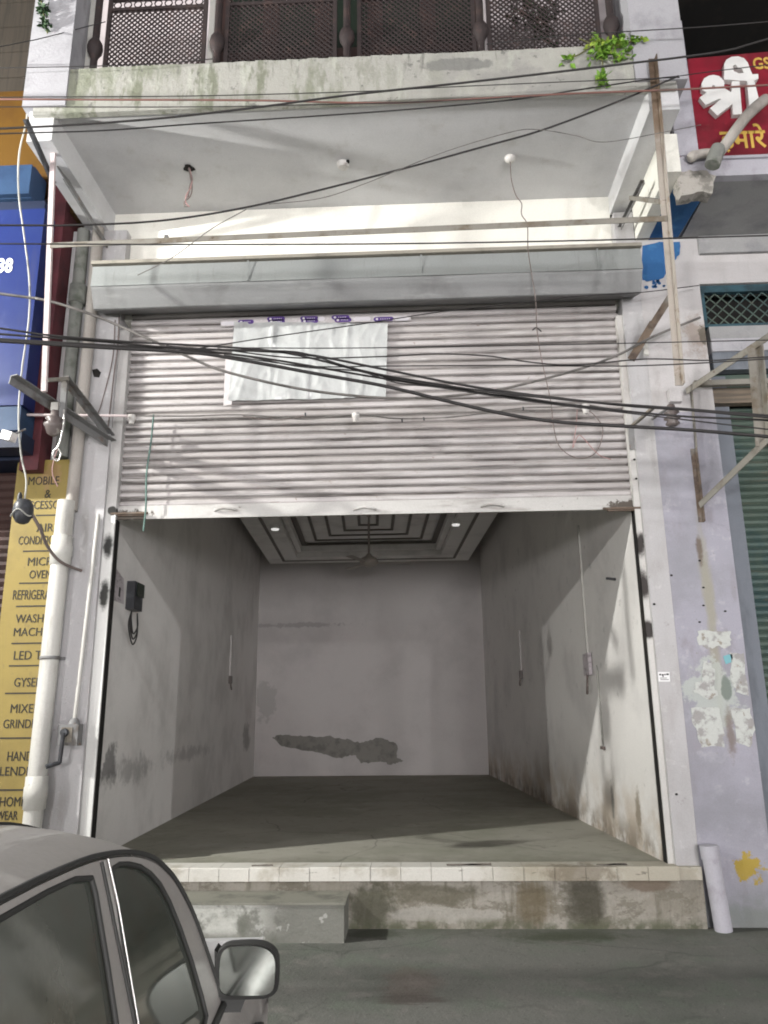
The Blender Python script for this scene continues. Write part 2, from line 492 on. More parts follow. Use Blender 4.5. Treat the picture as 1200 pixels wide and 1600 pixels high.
m_plinth = M('peeling_plinth', (0.296, 0.277, 0.241, 1), [
    dict(c=(0.215, 0.198, 0.162, 1), s=1.6, lo=.42, hi=.62, a=.9),
    dict(c=(0.159, 0.144, 0.114, 1), s=6, st=(.7, 1, 1.3), lo=.50, hi=.56, a=.75, r=.75, d=10),
    dict(c=(0.348, 0.331, 0.297, 1), s=11, st=(.8, 1, 1.3), lo=.60, hi=.63, a=.7, r=.75, d=10),
    dict(c=(0.111, 0.101, 0.0724, 1), s=7, st=(2.2, 1, .3), lo=.52, hi=.68, a=.6),
    dict(c=(0.333, 0.317, 0.283, 1), blob=(.12, 6.66, .10, .5, .4, .06), s=7, k=.7, a=.8, soft=.85),
    dict(c=(0.118, 0.108, 0.0794, 1), blob=(.05, 6.66, .25, .46, .4, .09), s=5, k=.8, a=.8, soft=.6),
    dict(c=(0.0518, 0.0475, 0.0331, 1), blob=(1.25, 6.66, .2, .22, .4, .3), s=5, k=.5, a=.9, soft=.4),
    dict(c=(0.118, 0.0936, 0.0552, 1), blob=(.85, 6.66, .18, .2, .4, .22), s=5, st=(2.5, 1, .4), k=.6, a=.75, soft=.4),
    dict(c=(0.0666, 0.0648, 0.0428, 1), blob=(-.40, 6.66, .16, .24, .4, .22), s=5, k=.7, a=.85, soft=.5),
    dict(c=(0.148, 0.112, 0.0828, 1), blob=(1.75, 6.66, .31, .26, .4, .06), s=5, k=.8, a=.8, soft=.5),
    dict(c=(0.0888, 0.0936, 0.0587, 1), s=7, lo=.38, hi=.56, z=(.10, .01), a=.9)], bump=.8, bscale=16)
m_thresh = M('threshold_paint', (0.563, 0.548, 0.504, 1), [
    dict(c=(0.352, 0.322, 0.26, 1), s=3, lo=.5, hi=.66, a=.7), dict(c=(0.317, 0.287, 0.218, 1), s=4, lo=.2, hi=.5, x=(.3, .9), a=.75),
    dict(c=(0.141, 0.113, 0.0756, 1), blob=(1.2, 6.6, .4, .35, .3, .12), s=6, k=1.1, a=.7, soft=.4), dict(c=(0.106, 0.0957, 0.0756, 1), s=14, st=(.5, 1, 2), lo=.64, hi=.7, a=.7)], bump=.3, bscale=20)
m_step = M('worn_step_paint', (0.187, 0.187, 0.166, 1), [dict(c=(0.51, 0.51, 0.473, 1), s=5, lo=.40, hi=.52, x=(-.95, -1.35), z=(.02, .1), a=.9), dict(c=(0.425, 0.425, 0.398, 1), s=9, lo=.6, hi=.64, a=.7), dict(c=(0.119, 0.123, 0.0996, 1), s=4, lo=.5, hi=.7, a=.7)], bump=.4)
m_steptop = M('step_top_cement', (0.221, 0.217, 0.183, 1), [dict(c=(0.128, 0.128, 0.108, 1), s=4, lo=.5, hi=.7)], bump=.3)
m_road = M('dusty_street', (.165, .165, .15, 1), [
    dict(c=(.12, .125, .11, 1), s=.9, lo=.42, hi=.66), dict(c=(.145, .165, .135, 1), s=2.6, lo=.5, hi=.66, a=.8), dict(c=(.20, .19, .175, 1), s=4.5, lo=.52, hi=.70, a=.7), dict(c=(.085, .09, .075, 1), s=22, lo=.58, hi=.70, a=.6),
    dict(c=(.29, .28, .26, 1), s=38, lo=.62, hi=.70, a=.6), dict(c=(.05, .05, .045, 1), s=30, lo=.64, hi=.72, a=.7), dict(c=(.05, .05, .045, 1), crack=.75, w=.012, a=.4),
    dict(c=(.055, .065, .04, 1), blob=(1.05, 6.45, 0, .62, .26, .5), s=3.5, k=.8, a=.85, soft=.3), dict(c=(.06, .07, .05, 1), blob=(-.36, 6.52, 0, .28, .18, .5), s=4, k=.7, a=.8, soft=.3),
    dict(c=(.10, .105, .085, 1), s=6, lo=.3, hi=.6, y=(6.3, 6.64), a=.75),
    dict(c=(.15, .105, .092, 1), blob=(-.08, 5.42, 0, .24, .46, .5), s=6, k=.6, a=.4, soft=.4),
    dict(c=(.075, .06, .055, 1), s=7, st=(.6, 4, 1), lo=.54, hi=.64, a=.7, x=(-.42, -.3), y=(4.9, 5.2)) if False else dict(c=(.085, .07, .062, 1), blob=(-.08, 5.12, 0, .24, .12, .5), s=9, st=(.4, 3, 1), k=1.1, a=.7, soft=.5)], bump=.7, bscale=38, grain=.12)
m_patch = M('rough_patch', (.16, .12, .105, 1), [dict(c=(.12, .12, .105, 1), s=5, st=(.5, 3, 1), lo=.45, hi=.6)], bump=.6)
m_iron = M('grey_iron', (.20, .20, .20, 1), [dict(c=(.12, .11, .10, 1), s=6, lo=.48, hi=.65), dict(c=(.18, .11, .07, 1), s=11, lo=.6, hi=.7, a=.7)], rough=.7, metal=.2)
m_rust = M('rusty_iron', (0.14, 0.105, 0.08, 1), [dict(c=(0.07, 0.0525, 0.044, 1), s=8, lo=.45, hi=.65), dict(c=(0.238, 0.24, 0.224, 1), s=5, lo=.5, hi=.7, a=.6)], rough=.8)
m_paintiron = M('pale_painted_iron', (0.218, 0.206, 0.18, 1), [dict(c=(0.142, 0.117, 0.0862, 1), s=5, lo=.48, hi=.68), dict(c=(0.0854, 0.0563, 0.0362, 1), s=14, lo=.63, hi=.7, a=.7)], rough=.6)
m_polemix = M('half_rusted_pole', (0.36, 0.326, 0.288, 1), [dict(c=(0.137, 0.0918, 0.0576, 1), s=5, lo=.2, hi=.5, z=(5.7, 6.2), a=.9), dict(c=(0.072, 0.0476, 0.032, 1), s=8, lo=.2, hi=.5, z=(6.35, 6.65), a=.9), dict(c=(0.216, 0.163, 0.115, 1), s=9, lo=.58, hi=.68, a=.7)], rough=.7)
m_pvc = M('white_pvc', (0.497, 0.49, 0.458, 1), [dict(c=(.33, .31, .28, 1), s=7, st=(1.5, 1.5, .25), lo=.52, hi=.68, a=.6), dict(c=(0.365, 0.351, 0.325, 1), s=4, st=(1, 1, .4), lo=.5, hi=.7, a=.7), dict(c=(0.146, 0.139, 0.133, 1), s=22, lo=.68, hi=.74, a=.6)], rough=.45, spec=.4)
m_pinktube = M('pinkish_white_tube', (0.576, 0.493, 0.493, 1), [dict(c=(0.45, 0.387, 0.378, 1), s=6, lo=.5, hi=.7)], rough=.5)
m_pipeold = M('painted_old_pipe', (0.35, 0.326, 0.299, 1), [dict(c=(0.252, 0.231, 0.208, 1), s=4, st=(1, 1, .3), lo=.45, hi=.7)], rough=.6, bump=.1)
m_pipedark = M('mossy_dark_pipe', (.18, .185, .17, 1), [dict(c=(.10, .11, .09, 1), s=5, lo=.45, hi=.65), dict(c=(.32, .31, .29, 1), s=3, lo=.55, hi=.7)], rough=.8)
m_cable = M('black_cable', (.028, .026, .026, 1), rough=.5, grain=0)
m_cable2 = M('faded_grey_cable', (.17, .16, .15, 1), [dict(c=(.09, .085, .08, 1), s=6, lo=.45, hi=.65)], rough=.6, grain=0)
m_cablered = M('reddish_cable', (.19, .095, .08, 1), [dict(c=(.12, .09, .08, 1), s=3, lo=.5, hi=.7)], rough=.6, grain=0)
m_cablewhite = M('white_cable', (0.39, 0.39, 0.36, 1), [dict(c=(0.188, 0.188, 0.173, 1), s=5, lo=.5, hi=.7)], rough=.5, grain=0)
m_cableteal = M('teal_cord', (.10, .17, .15, 1), rough=.6, grain=0)
m_wirethin = M('thin_brown_wire', (.16, .13, .12, 1), rough=.6, grain=0)
m_wirepink = M('thin_pink_wire', (0.336, 0.208, 0.2, 1), rough=.6, grain=0)
m_black = M('black_plastic', (.035, .036, .04, 1), [dict(c=(.07, .075, .085, 1), s=8, lo=.5, hi=.65)], rough=.45)
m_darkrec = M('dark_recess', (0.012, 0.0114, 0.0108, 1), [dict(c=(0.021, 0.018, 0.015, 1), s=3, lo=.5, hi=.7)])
m_sheet = M('silver_plastic_sheet', (0.562, 0.575, 0.569, 1), [dict(c=(0.452, 0.465, 0.461, 1), s=4, st=(2, 1, .5), lo=.45, hi=.7)], rough=.24, spec=.8, metal=.25)
m_tape = M('clear_tape', (.52, .49, .49, 1), [dict(c=(.6, .58, .58, 1), s=20, lo=.5, hi=.6)], rough=.25)
m_tapepurple = M('purple_print', (.10, .055, .22, 1), rough=.3, grain=0)
m_tapewhite = M('white_print', (.65, .63, .66, 1), rough=.3, grain=0)
m_maroon = M('maroon_panel', (.10, .026, .032, 1), [dict(c=(.065, .02, .025, 1), s=3, lo=.45, hi=.65)], rough=.6)
m_bluesign = M('blue_sign_face', (0.00983, 0.0199, 0.1, 1), [dict(c=(.03, .035, .09, 1), s=4, st=(2.5, 1, .2), lo=.52, hi=.7, a=.6), dict(c=(.12, .14, .26, 1), s=2.2, st=(1, 1, .5), lo=.54, hi=.7, a=.5), dict(c=(0.0155, 0.0275, 0.105, 1), s=1.2, lo=.45, hi=.65)], rough=.4, grain=.03)
m_bluetop = M('faded_blue_board', (0.0234, 0.0507, 0.106, 1), [dict(c=(0.0156, 0.0338, 0.077, 1), s=2, lo=.45, hi=.65)], rough=.5)
m_navy = M('navy_board', (.012, .018, .04, 1), [dict(c=(.02, .04, .06, 1), s=2, lo=.5, hi=.7)], rough=.5)
m_yellow = M('mustard_band', (0.0821, 0.0393, 0.00317, 1), [dict(c=(0.0665, 0.0298, 0.00317, 1), s=2, lo=.45, hi=.65)], rough=.6)
m_brownwall = M('brown_grey_blind', (0.0384, 0.0311, 0.0242, 1), [dict(c=(0.0264, 0.023, 0.0179, 1), s=4, st=(8, 1, .3), lo=.45, hi=.6)], rough=.8)
m_listsign = M('yellow_list_board', (0.233, 0.176, 0.0491, 1), [dict(c=(0.209, 0.155, 0.0578, 1), s=5, st=(3, 1, .2), lo=.52, hi=.72, a=.55), dict(c=(0.152, 0.116, 0.0525, 1), s=16, lo=.6, hi=.72, a=.6), dict(c=(0.193, 0.143, 0.0416, 1), s=2, lo=.45, hi=.7), dict(c=(0.253, 0.161, 0.0756, 1), blob=(-3.28, 6.6, 3.75, .12, .5, .12), s=5, a=.7)], rough=.45, grain=.03)
m_black_ink = M('black_letters', (.022, .02, .018, 1), rough=.6, grain=0)
m_whitelet = M('white_letters', (.72, .72, .70, 1), rough=.5, grain=.03)
m_yellowlet = M('yellow_letters', (.55, .37, .08, 1), rough=.5, grain=.03)
m_red = M('red_sign_face', (0.225, 0.0096, 0.024, 1), [dict(c=(.10, .015, .02, 1), s=4, st=(2.5, 1, .25), lo=.5, hi=.68, a=.7), dict(c=(.28, .07, .07, 1), s=6, lo=.6, hi=.72, a=.5), dict(c=(0.128, 0.0096, 0.0176, 1), s=1.5, lo=.4, hi=.65), dict(c=(0.285, 0.016, 0.04, 1), s=3, lo=.55, hi=.75)], rough=.5, grain=.05)
m_green = M('green_shutter_paint', (.075, .105, .085, 1), [dict(c=(.045, .08, .08, 1), s=2, lo=.45, hi=.65), dict(c=(.13, .13, .10, 1), s=4, st=(.5, 1, 4), lo=.55, hi=.7, a=.7)], rough=.6)
m_teal = M('teal_grille_paint', (.03, .075, .095, 1), [dict(c=(.02, .04, .05, 1), s=5, lo=.45, hi=.65)], rough=.6)
m_bluegrey = M('bluegrey_guide', (.15, .165, .19, 1), [dict(c=(.10, .11, .125, 1), s=3, st=(1, 1, .3), lo=.45, hi=.65), dict(c=(.5, .5, .5, 1), s=9, st=(2, 1, .6), lo=.68, hi=.73)], rough=.6)
m_brownstrip = M('brown_timber', (.20, .16, .12, 1), [dict(c=(.12, .10, .08, 1), s=4, st=(.3, 1, 5), lo=.45, hi=.65)], rough=.8)
m_wood = M('dark_maroon_wood', (0.045, 0.0248, 0.022, 1), [dict(c=(0.027, 0.0165, 0.0143, 1), s=3, st=(5, 1, .6), lo=.45, hi=.65)], rough=.6)
m_lattice = M('dark_iron_lattice', (0.0358, 0.0273, 0.0273, 1), [dict(c=(0.0585, 0.039, 0.0358, 1), s=9, lo=.5, hi=.7)], rough=.7)
m_greenpane = M('dark_green_glass', (.016, .024, .017, 1), rough=.25, grain=0)
m_balwall = M('balcony_back_wall', (.50, .45, .46, 1), [dict(c=(.42, .38, .39, 1), s=2, lo=.45, hi=.7)])
m_leaf = M('fresh_leaf', (.14, .27, .035, 1), [dict(c=(.28, .36, .05, 1), s=9, lo=.5, hi=.65), dict(c=(.06, .15, .03, 1), s=14, lo=.55, hi=.7)], rough=.55)
m_leafdark = M('dark_leaf', (.025, .055, .022, 1), [dict(c=(.045, .08, .03, 1), s=9, lo=.5, hi=.65)], rough=.55)
m_stem = M('plant_stem', (.12, .12, .05, 1), rough=.7)
m_car = M('dusty_car_paint', (0.384, 0.362, 0.344, 1), [dict(c=(0.32, 0.298, 0.281, 1), s=1.8, lo=.42, hi=.7), dict(c=(0.435, 0.413, 0.388, 1), s=14, lo=.55, hi=.7, a=.5), dict(c=(0.333, 0.305, 0.275, 1), s=60, lo=.55, hi=.7, a=.5)], rough=.38, spec=.5, coat=.25)
m_rubber = M('dark_rubber', (.042, .042, .040, 1), rough=.6, grain=0)
m_glass = M('dusty_dark_glass', (0.0675, 0.0756, 0.0635, 1), [dict(c=(0.101, 0.105, 0.0891, 1), s=5, lo=.45, hi=.7), dict(c=(0.0675, 0.0567, 0.0459, 1), s=9, lo=.5, hi=.7, a=.6)], rough=.06, spec=.75, grain=0)
m_mirror = M('mirror_glass', (0.33, 0.347, 0.319, 1), [dict(c=(0.252, 0.267, 0.244, 1), s=14, lo=.4, hi=.7)], rough=.12, metal=1, grain=0)
m_chrome = M('chrome_strip', (.6, .59, .57, 1), rough=.4, metal=1, grain=0)
m_tyre = M('tyre_rubber', (.025, .025, .025, 1), rough=.8)
m_alloy = M('wheel_metal', (.4, .4, .4, 1), rough=.4, metal=.8)
m_redlens = M('red_lens', (.35, .01, .01, 1), rough=.2, grain=0)
m_litlens = M('lit_downlight_lens', (.8, .8, .78, 1), rough=.4, grain=0, emit=(1, .99, .96, 1), es=.75)
m_clearlens = M('clear_lens', (.6, .6, .6, 1), rough=.1, grain=0)
m_sticker = M('white_sticker', (.70, .70, .70, 1), rough=.5, grain=.02)
m_poster = M('torn_poster_paper', (0.45, 0.465, 0.443, 1), [dict(c=(0.285, 0.277, 0.27, 1), s=11, lo=.48, hi=.6), dict(c=(0.225, 0.188, 0.15, 1), s=17, lo=.58, hi=.68, a=.8)], bump=.3)
m_aqua = M('aqua_paper', (.16, .36, .40, 1), rough=.7)
m_notice = M('pinkish_notice', (.46, .42, .44, 1), [dict(c=(.3, .27, .28, 1), s=9, st=(1, 1, 3), lo=.5, hi=.62)], rough=.7)
m_bracket_w = M('white_ceramic', (.62, .60, .58, 1), [dict(c=(.35, .33, .31, 1), s=12, lo=.5, hi=.7)], rough=.35)
m_lightcap = M('white_light_cap', (.80, .80, .79, 1), rough=.4, grain=0)
m_brownceramic = M('brown_ceramic', (.12, .10, .095, 1), [dict(c=(.26, .24, .22, 1), s=12, lo=.55, hi=.7)], rough=.4)
m_fan = M('fan_brown_metal', (.30, .27, .24, 1), rough=.5, metal=.2)
m_lampglass = M('lamp_lens', (.8, .8, .8, 1), rough=.3, grain=0, emit=(1, .97, .9, 1), es=6)

# ---------------------------------------------------------------- street lamps across the road (their light reaches the facade)
def street_lamp(base, head, power, color, label, size=.12):
    base, head = Vector(base), Vector(head)
    t = thing('street_lamp', base, label, 'street lamp', 'lamps lighting the street')
    b = MB()
    top = Vector((base.x, base.y, head.z + .25))
    b.tube([base, base.lerp(top, .5), top], [.09, .07, .05], 10)
    b.build('pole', m_iron, t)
    dirn = (Vector((0, 6.8, 3)) - head).normalized()
    hc = head - dirn * .12
    MB().tube([top, hc + Vector((0, 0, .12)), hc], .03, 8).build('arm', m_iron, t)
    MB().lathe(hc - dirn * .1, [(.05, 0), (.16, .06), (.2, .14)], 16, dirn).build('lamp_head', m_iron, t)
    MB().lathe(hc + dirn * .045, [(.19, 0), (.19, .006)], 16, dirn).build('lamp_lens', m_lampglass, t)
    l = bpy.data.lights.new('lamp_light', 'POINT')
    l.energy = power
    l.color = color
    l.shadow_soft_size = size
    o = bpy.data.objects.new('lamp_light', l)
    COL.objects.link(o)
    o.parent = t
    o.location = head + dirn * .06 - base + dirn * size
    return t


street_lamp((-7.2, 4.0, 0), (-6.79, 4.32, 5.88), 3000, (1, .99, .94), 'tall street lamp beside the blue signboard, left of the frame', .06)
street_lamp((-14.6, -4.6, 0), (-14.3, -3.9, 5.0), 2900, (1, .985, .94), 'street lamp farther down the road on the far left', .12)
street_lamp((5.6, -13.4, 0), (5.4, -13, 3.9), 1900, (1, .985, .985), 'low bright street lamp on the opposite side of the road', .15)

# lit shop row on the other side of the road (mirrored in the car glass), lamps added to brighten the room
opp = thing('opposite_shop', (0, -15, 0), 'plain shop row across the road with added fill lamps', 'building')
MB().box(-16, 16, -15.6, -15, 3.3, 8.5).build('wall', m_brownwall, opp)
MB().box(-16, 16, -15.2, -14.99, 2.75, 3.29).build('signboard', m_red, opp)
MB().box(-16, 16, -18.2, -18, 0, 3.3).build('back_wall', m_balwall, opp)
for k in range(5):
    MB().box(-16 + k * 7.9, -15.6 + k * 7.9, -15.6, -15.001, 0, 3.299).build('pillar', m_pillar, opp)
for k, x in enumerate((-7.5, 1.6, 4.2, 7.5)):
    z = (1.85, .95, 1.0, 2.05)[k]
    lp = MB().tube([(x, -14.5, 3.25), (x, -14.5, z + .3)], .012, 6)
    lp.bar((x, -15, 3.25), (x, -14.48, 3.25), .03, .03)
    lp.lathe((x, -14.5, z + .12), [(.26, 0), (.1, .14), (.03, .18)], 16)
    o = lp.build('fill_lamp_shade', m_iron, opp)
    MB().lathe((x, -14.5, z + .13), [(.03, -.05), (.06, -.02), (.07, .03), (.04, .08)], 12).build('bulb', m_lampglass, o)  # glowing bulb of an added fill lamp
    l = bpy.data.lights.new('added_fill_light', 'POINT')
    l.energy = (4600, 2800, 2800, 4600)[k]
    l.color = (1, .985, .99)
    l.shadow_soft_size = .6
    q = bpy.data.objects.new('added_fill_light', l)
    COL.objects.link(q)
    q.parent = opp
    q.location = Vector((x, -14.2, z - .2)) - Vector(opp.location)

street_lamp((15.9, -1.6, 0), (15.3, -1.2, 5.2), 2200, (1, .985, .97), 'street lamp farther along the road on the far right', .12)

# ---------------------------------------------------------------- ground
g = MB()
g.add([(-60, -60, 0), (60, -60, 0), (60, 60, 0), (-60, 60, 0)], [(0, 1, 2, 3)])
tag(g.build('road', m_road), 'dusty grey street with a dark wet stain by the plinth', kind='structure')

# ---------------------------------------------------------------- the shop building
shop = thing('shop_building', (-.4, 6.7, 0), 'white two storey shop building with a half raised shutter and balcony', 'building')
XL, XR = -2.80, 1.985
# pillars
MB().box(-3.34, -2.80, 6.70, 7.1, 0, 6.30).build('pillar', m_pillar, shop)
MB().box(1.985, 2.165, 6.70, 7.1, 0, 6.30).build('pillar', m_pillar, shop)
# upper wall between hood and soffit
b = MB()
b.box(-3.30, 1.985, 6.82, 7.05, 5.36, 6.569)
b.build('wall', m_wall, shop)
# plinth and threshold
MB().box(-3.34, 2.165, 6.66, 6.699, 0, .345).build('plinth', m_plinth, shop)
xs = [-2.8 + i * .2392 for i in range(21)]
for i in range(20):
    e = random.uniform(-.005, .005)
    dz_ = random.uniform(-.004, .001)
    MB().add([(xs[i] + .0015, 6.625 + e, .347), (xs[i + 1] - .0015, 6.625 + e, .347), (xs[i + 1] - .0015, 6.625 + e, .44 + dz_), (xs[i] + .0015, 6.625 + e, .44 + dz_),
              (xs[i] + .0015, 6.84, .347), (xs[i + 1] - .0015, 6.84, .347), (xs[i + 1] - .0015, 6.84, .448), (xs[i] + .0015, 6.84, .448), (xs[i + 1] - .0015, 6.633 + e, .448 + dz_), (xs[i] + .0015, 6.633 + e, .448 + dz_)],
             [(0, 1, 2, 3), (3, 2, 8, 9), (9, 8, 6, 7), (0, 4, 5, 1), (0, 3, 9, 7, 4), (1, 5, 6, 8, 2), (4, 7, 6, 5)]).build('threshold_tile', m_thresh, shop)
MB().box(1.99, 2.16, 6.645, 6.699, .347, .44).build('threshold', m_thresh, shop)
# chipped edge bits of the threshold
for (u, v, ww) in ((408, 1350, 30), (735, 1348, 60), (960, 1351, 40)):
    q = P(u, v, Y=6.64)
    MB().prism(jag([(q.x - ww * .0028, 6.68, .449), (q.x + ww * .0028, 6.68, .449), (q.x + ww * .0026, 6.705, .449), (q.x - ww * .003, 6.705, .449)], .012, 4), (0, 0, .003)).build('chipped_edge', m_batten, shop)

# room: walls lean with the plot (skewed by 3.5 degrees)
YB, ZF, ZC = 16.32, .446, 4.73
def quad(a, bq, c, d):
    return MB().add([a, bq, c, d], [(0, 1, 2, 3)])
x0, x1, yf = -2.755, 1.93, 6.85
def slab(pts, ext, name, mat):
    return MB().prism(pts, ext).build(name, mat, shop)
slab([(skx(x0, yf), yf, ZF), (skx(x0, YB), YB, ZF), (skx(x0, YB), YB, 5.3), (skx(x0, yf), yf, 5.3)], (-.12, 0, 0), 'room_wall', m_room_l)
slab([(skx(x1, yf), yf, ZF), (skx(x1, YB), YB, ZF), (skx(x1, YB), YB, 5.3), (skx(x1, yf), yf, 5.3)], (.12, 0, 0), 'room_wall', m_room_r)
slab([(skx(x0, YB) - .2, YB, ZF - .1), (skx(x1, YB) + .2, YB, ZF - .1), (skx(x1, YB) + .2, YB, 5.4), (skx(x0, YB) - .2, YB, 5.4)], (0, .15, 0), 'room_wall', m_room_b)
slab([(x0 - .2, 6.84, ZF), (x1 + .2, 6.84, ZF), (skx(x1, YB) + .2, YB - .002, ZF), (skx(x0, YB) - .2, YB - .002, ZF)], (0, 0, -.1), 'room_floor', m_floor)
slab([(x0 - .3, 7.06, 5.32), (x1 + .3, 7.06, 5.32), (skx(x1, YB) + .3, YB + .1, 5.32), (skx(x0, YB) - .3, YB + .1, 5.32)], (0, 0, .15), 'room_ceiling', m_ceil)
# peeled plaster patch on the back wall
pp = [(425, 1153), (432, 1149), (452, 1148), (470, 1149), (490, 1151), (510, 1150), (530, 1153), (548, 1156), (562, 1161), (575, 1158), (590, 1153), (606, 1156), (618, 1161), (621, 1172), (620, 1184), (631, 1189), (622, 1192), (612, 1195), (600, 1191), (580, 1191), (564, 1193), (556, 1180), (545, 1181), (535, 1185), (515, 1181), (498, 1176), (478, 1173), (455, 1169), (440, 1166)]
def rough(pl, amp=.016, sub=4):
    out = []
    for i, p in enumerate(pl):
        q = pl[(i + 1) % len(pl)]
        for j in range(sub):
            r = p.lerp(q, j / sub)
            out.append(r + (Vector((random.uniform(-1, 1), 0, random.uniform(-1, 1))) * amp if j else Vector()))
    return out
MB().prism(rough([P(u, v, Y=YB - .002) for u, v in pp], .02), (0, -.004, 0)).build('peeled_patch', m_peel, shop)
# false ceiling: rim frame, stepped tray and grooves
def ceil_frame(xa, xb, ya, yb, w_, z, h_, name, mat):
    m = MB()
    def pt(x, y, zz):
        return (skx(x, y), y, zz)
    outer = [(xa, ya), (xb, ya), (xb, yb), (xa, yb)]
    inner = [(xa + w_, ya + w_), (xb - w_, ya + w_), (xb - w_, yb - w_), (xa + w_, yb - w_)]
    for i in range(4):
        j = (i + 1) % 4
        q = [pt(*outer[i], z), pt(*outer[j], z), pt(*inner[j], z), pt(*inner[i], z)]
        m.add(q + [(a, c, d + h_) for a, c, d in q], [(0, 1, 2, 3), (4, 7, 6, 5), (0, 4, 5, 1), (2, 6, 7, 3), (1, 5, 6, 2), (3, 7, 4, 0)])
    return m.build(name, mat, shop)
CX0, CX1 = -2.52, 1.66
ceil_frame(CX0, CX1, 7.3, 16.17, .62, ZC, .10, 'false_ceiling', m_ceil)
ceil_frame(CX0 + .30, CX1 - .30, 7.6, 15.90, .055, ZC - .012, .010, 'ceiling_groove', m_batten)
ceil_frame(CX0 + .63, CX1 - .63, 7.93, 15.54, .10, ZC + .10, .16, 'false_ceiling', m_ceil)
ceil_frame(CX0 + .73, CX1 - .73, 8.03, 15.44, .10, ZC + .22, .02, 'ceiling_groove', m_batten)
MB().prism([(skx(CX0 + .7, 8), 8, ZC + .27), (skx(CX1 - .7, 8), 8, ZC + .27), (skx(CX1 - .7, 15.5), 15.5, ZC + .27), (skx(CX0 + .7, 15.5), 15.5, ZC + .27)], (0, 0, .03)).build('false_ceiling', m_ceil, shop)
for k, (dx, ye) in enumerate(((1.02, 15.15), (1.32, 14.75), (1.62, 14.35), (1.90, 13.95))):
    ceil_frame(CX0 + dx, CX1 - dx, 8.6 + k * .3, ye, .05, ZC + .245, .022, 'ceiling_groove', m_batten)
# balcony slab: soffit + fascia, side beams
MB().box(-3.10, 2.05, 5.455, 6.819, 6.57, 6.72).build('soffit', m_soffit, shop)
fb = MB()
nx = 60
for i in range(nx):
    xa, xb = -3.15 + i * 5.36 / nx, -3.15 + (i + 1) * 5.36 / nx
    za, zb = [6.985 + random.uniform(-.006, .006) if 0 < q < nx else 6.985 for q in (i, i + 1)]
    fb.add([(xa, 5.40, 6.53), (xb, 5.40, 6.53), (xb, 5.40, zb), (xa, 5.40, za), (xa, 5.55, 6.985), (xb, 5.55, 6.985), (xa, 5.454, 6.53), (xb, 5.454, 6.53)],
           [(0, 1, 2, 3), (3, 2, 5, 4), (0, 6, 7, 1)])
fb.build('balcony_fascia', m_fascia, shop)
MB().box(-3.10, 2.1, 5.551, 7.6, 6.721, 6.98).build('balcony_floor', m_greyslab, shop)
MB().box(-3.20, -2.985, 5.44, 6.82, 6.30, 6.60).build('side_beam', m_soffit, shop)
MB().box(1.985, 2.23, 5.44, 6.82, 6.36, 6.60).build('side_beam', m_soffit, shop)
# lower part of the right-hand side beam, lit on its left face
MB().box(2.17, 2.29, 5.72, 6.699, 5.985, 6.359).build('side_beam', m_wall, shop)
# balcony columns
MB().box(-3.24, -2.87, 5.38, 5.75, 6.60, 8.6).build('balcony_column', m_colm, shop)
MB().box(1.88, 2.30, 5.38, 5.75, 6.60, 8.6).build('balcony_column', m_colm, shop)
# back of the balcony: pale wall pieces and dark timber doors
dxa, dxb = P(342, 50, Y=6.27).x, P(752, 50, Y=6.27).x
MB().box(-3.2, dxa - .003, 6.30, 6.45, 6.98, 9.5).build('wall', m_balwall, shop)
MB().box(dxb + .003, 2.3, 6.30, 6.45, 6.98, 9.5).build('wall', m_balwall, shop)
MB().box(dxa - .003, dxb + .003, 6.36, 6.45, 6.98, 9.5).build('wall', m_darkrec, shop)
MB().box(-3.24, 2.30, 5.76, 6.46, 9.5, 9.65).build('balcony_ceiling', m_greyslab, shop)
for k in range(5):
    wd_ = (dxb - dxa) / 5
    xa = dxa + k * wd_ + .002
    xb = xa + wd_ - .004
    d = MB()
    d.box(xa, xa + .075, 6.28, 6.34, 6.98, 9.3)
    d.box(xb - .075, xb, 6.28, 6.34, 6.98, 9.3)
    d.box(xa + .075, xb - .075, 6.285, 6.335, 6.98, 7.12)
    d.box(xa + .075, xb - .075, 6.298, 6.33, 7.12, 7.88)
    d.box(xa + .075, xb - .075, 6.285, 6.335, 7.88, 7.98)
    d.box(xa + .075, xb - .075, 6.285, 6.335, 8.85, 8.95)
    dr = d.build('balcony_door', m_wood, shop)
    MB().box(xa + .075, xb - .075, 6.31, 6.318, 7.98, 8.85).build('pane', m_greenpane, dr)

# ---------------------------------------------------------------- entrance step
st = thing('entrance_step', (-1.4, 6.45, 0), 'low worn cement step with half flaked white paint below the threshold', 'step')
MB().box(-2.6, -.58, 6.27, 6.657, 0, .255).build('riser_block', m_step, st)
MB().box(-2.61, -.57, 6.26, 6.657, .2555, .272).build('tread', m_steptop, st)

# ---------------------------------------------------------------- rolling shutter
sh = thing('rolling_shutter', (-.4, 6.80, 3.35), 'grimy white rolling shutter raised halfway under a grey sheet metal hood', 'shutter')
ZB, PIT, NS = 3.475, .0762, 27
prof = [(.003, 0), (-.009, .003), (-.017, .011), (-.020, .026), (-.018, .041), (-.010, .051), (.003, .055), (.009, .060), (.009, .068), (.003, .0762)]
sm_ = MB()
segs = 12
vs = []
for i in range(segs + 1):
    x = -2.725 + (1.955 + 2.725) * i / segs
    vs += [(x, 6.815 + a, c) for a, c in prof]
n_ = len(prof)
sm_.add(vs, [(i * n_ + k, (i + 1) * n_ + k, (i + 1) * n_ + k + 1, i * n_ + k + 1) for i in range(segs) for k in range(n_ - 1)], True)
slat0 = sm_.build('slat', m_slat, sh, local=True, recalc=False)
slat0.data.materials.append(m_groove)
for fi, pl in enumerate(slat0.data.polygons):
    if fi % (n_ - 1) in (5, 6, 7, 8):
        pl.material_index = 1
slat0.location = Vector((0, 0, ZB)) - Vector(sh.location)
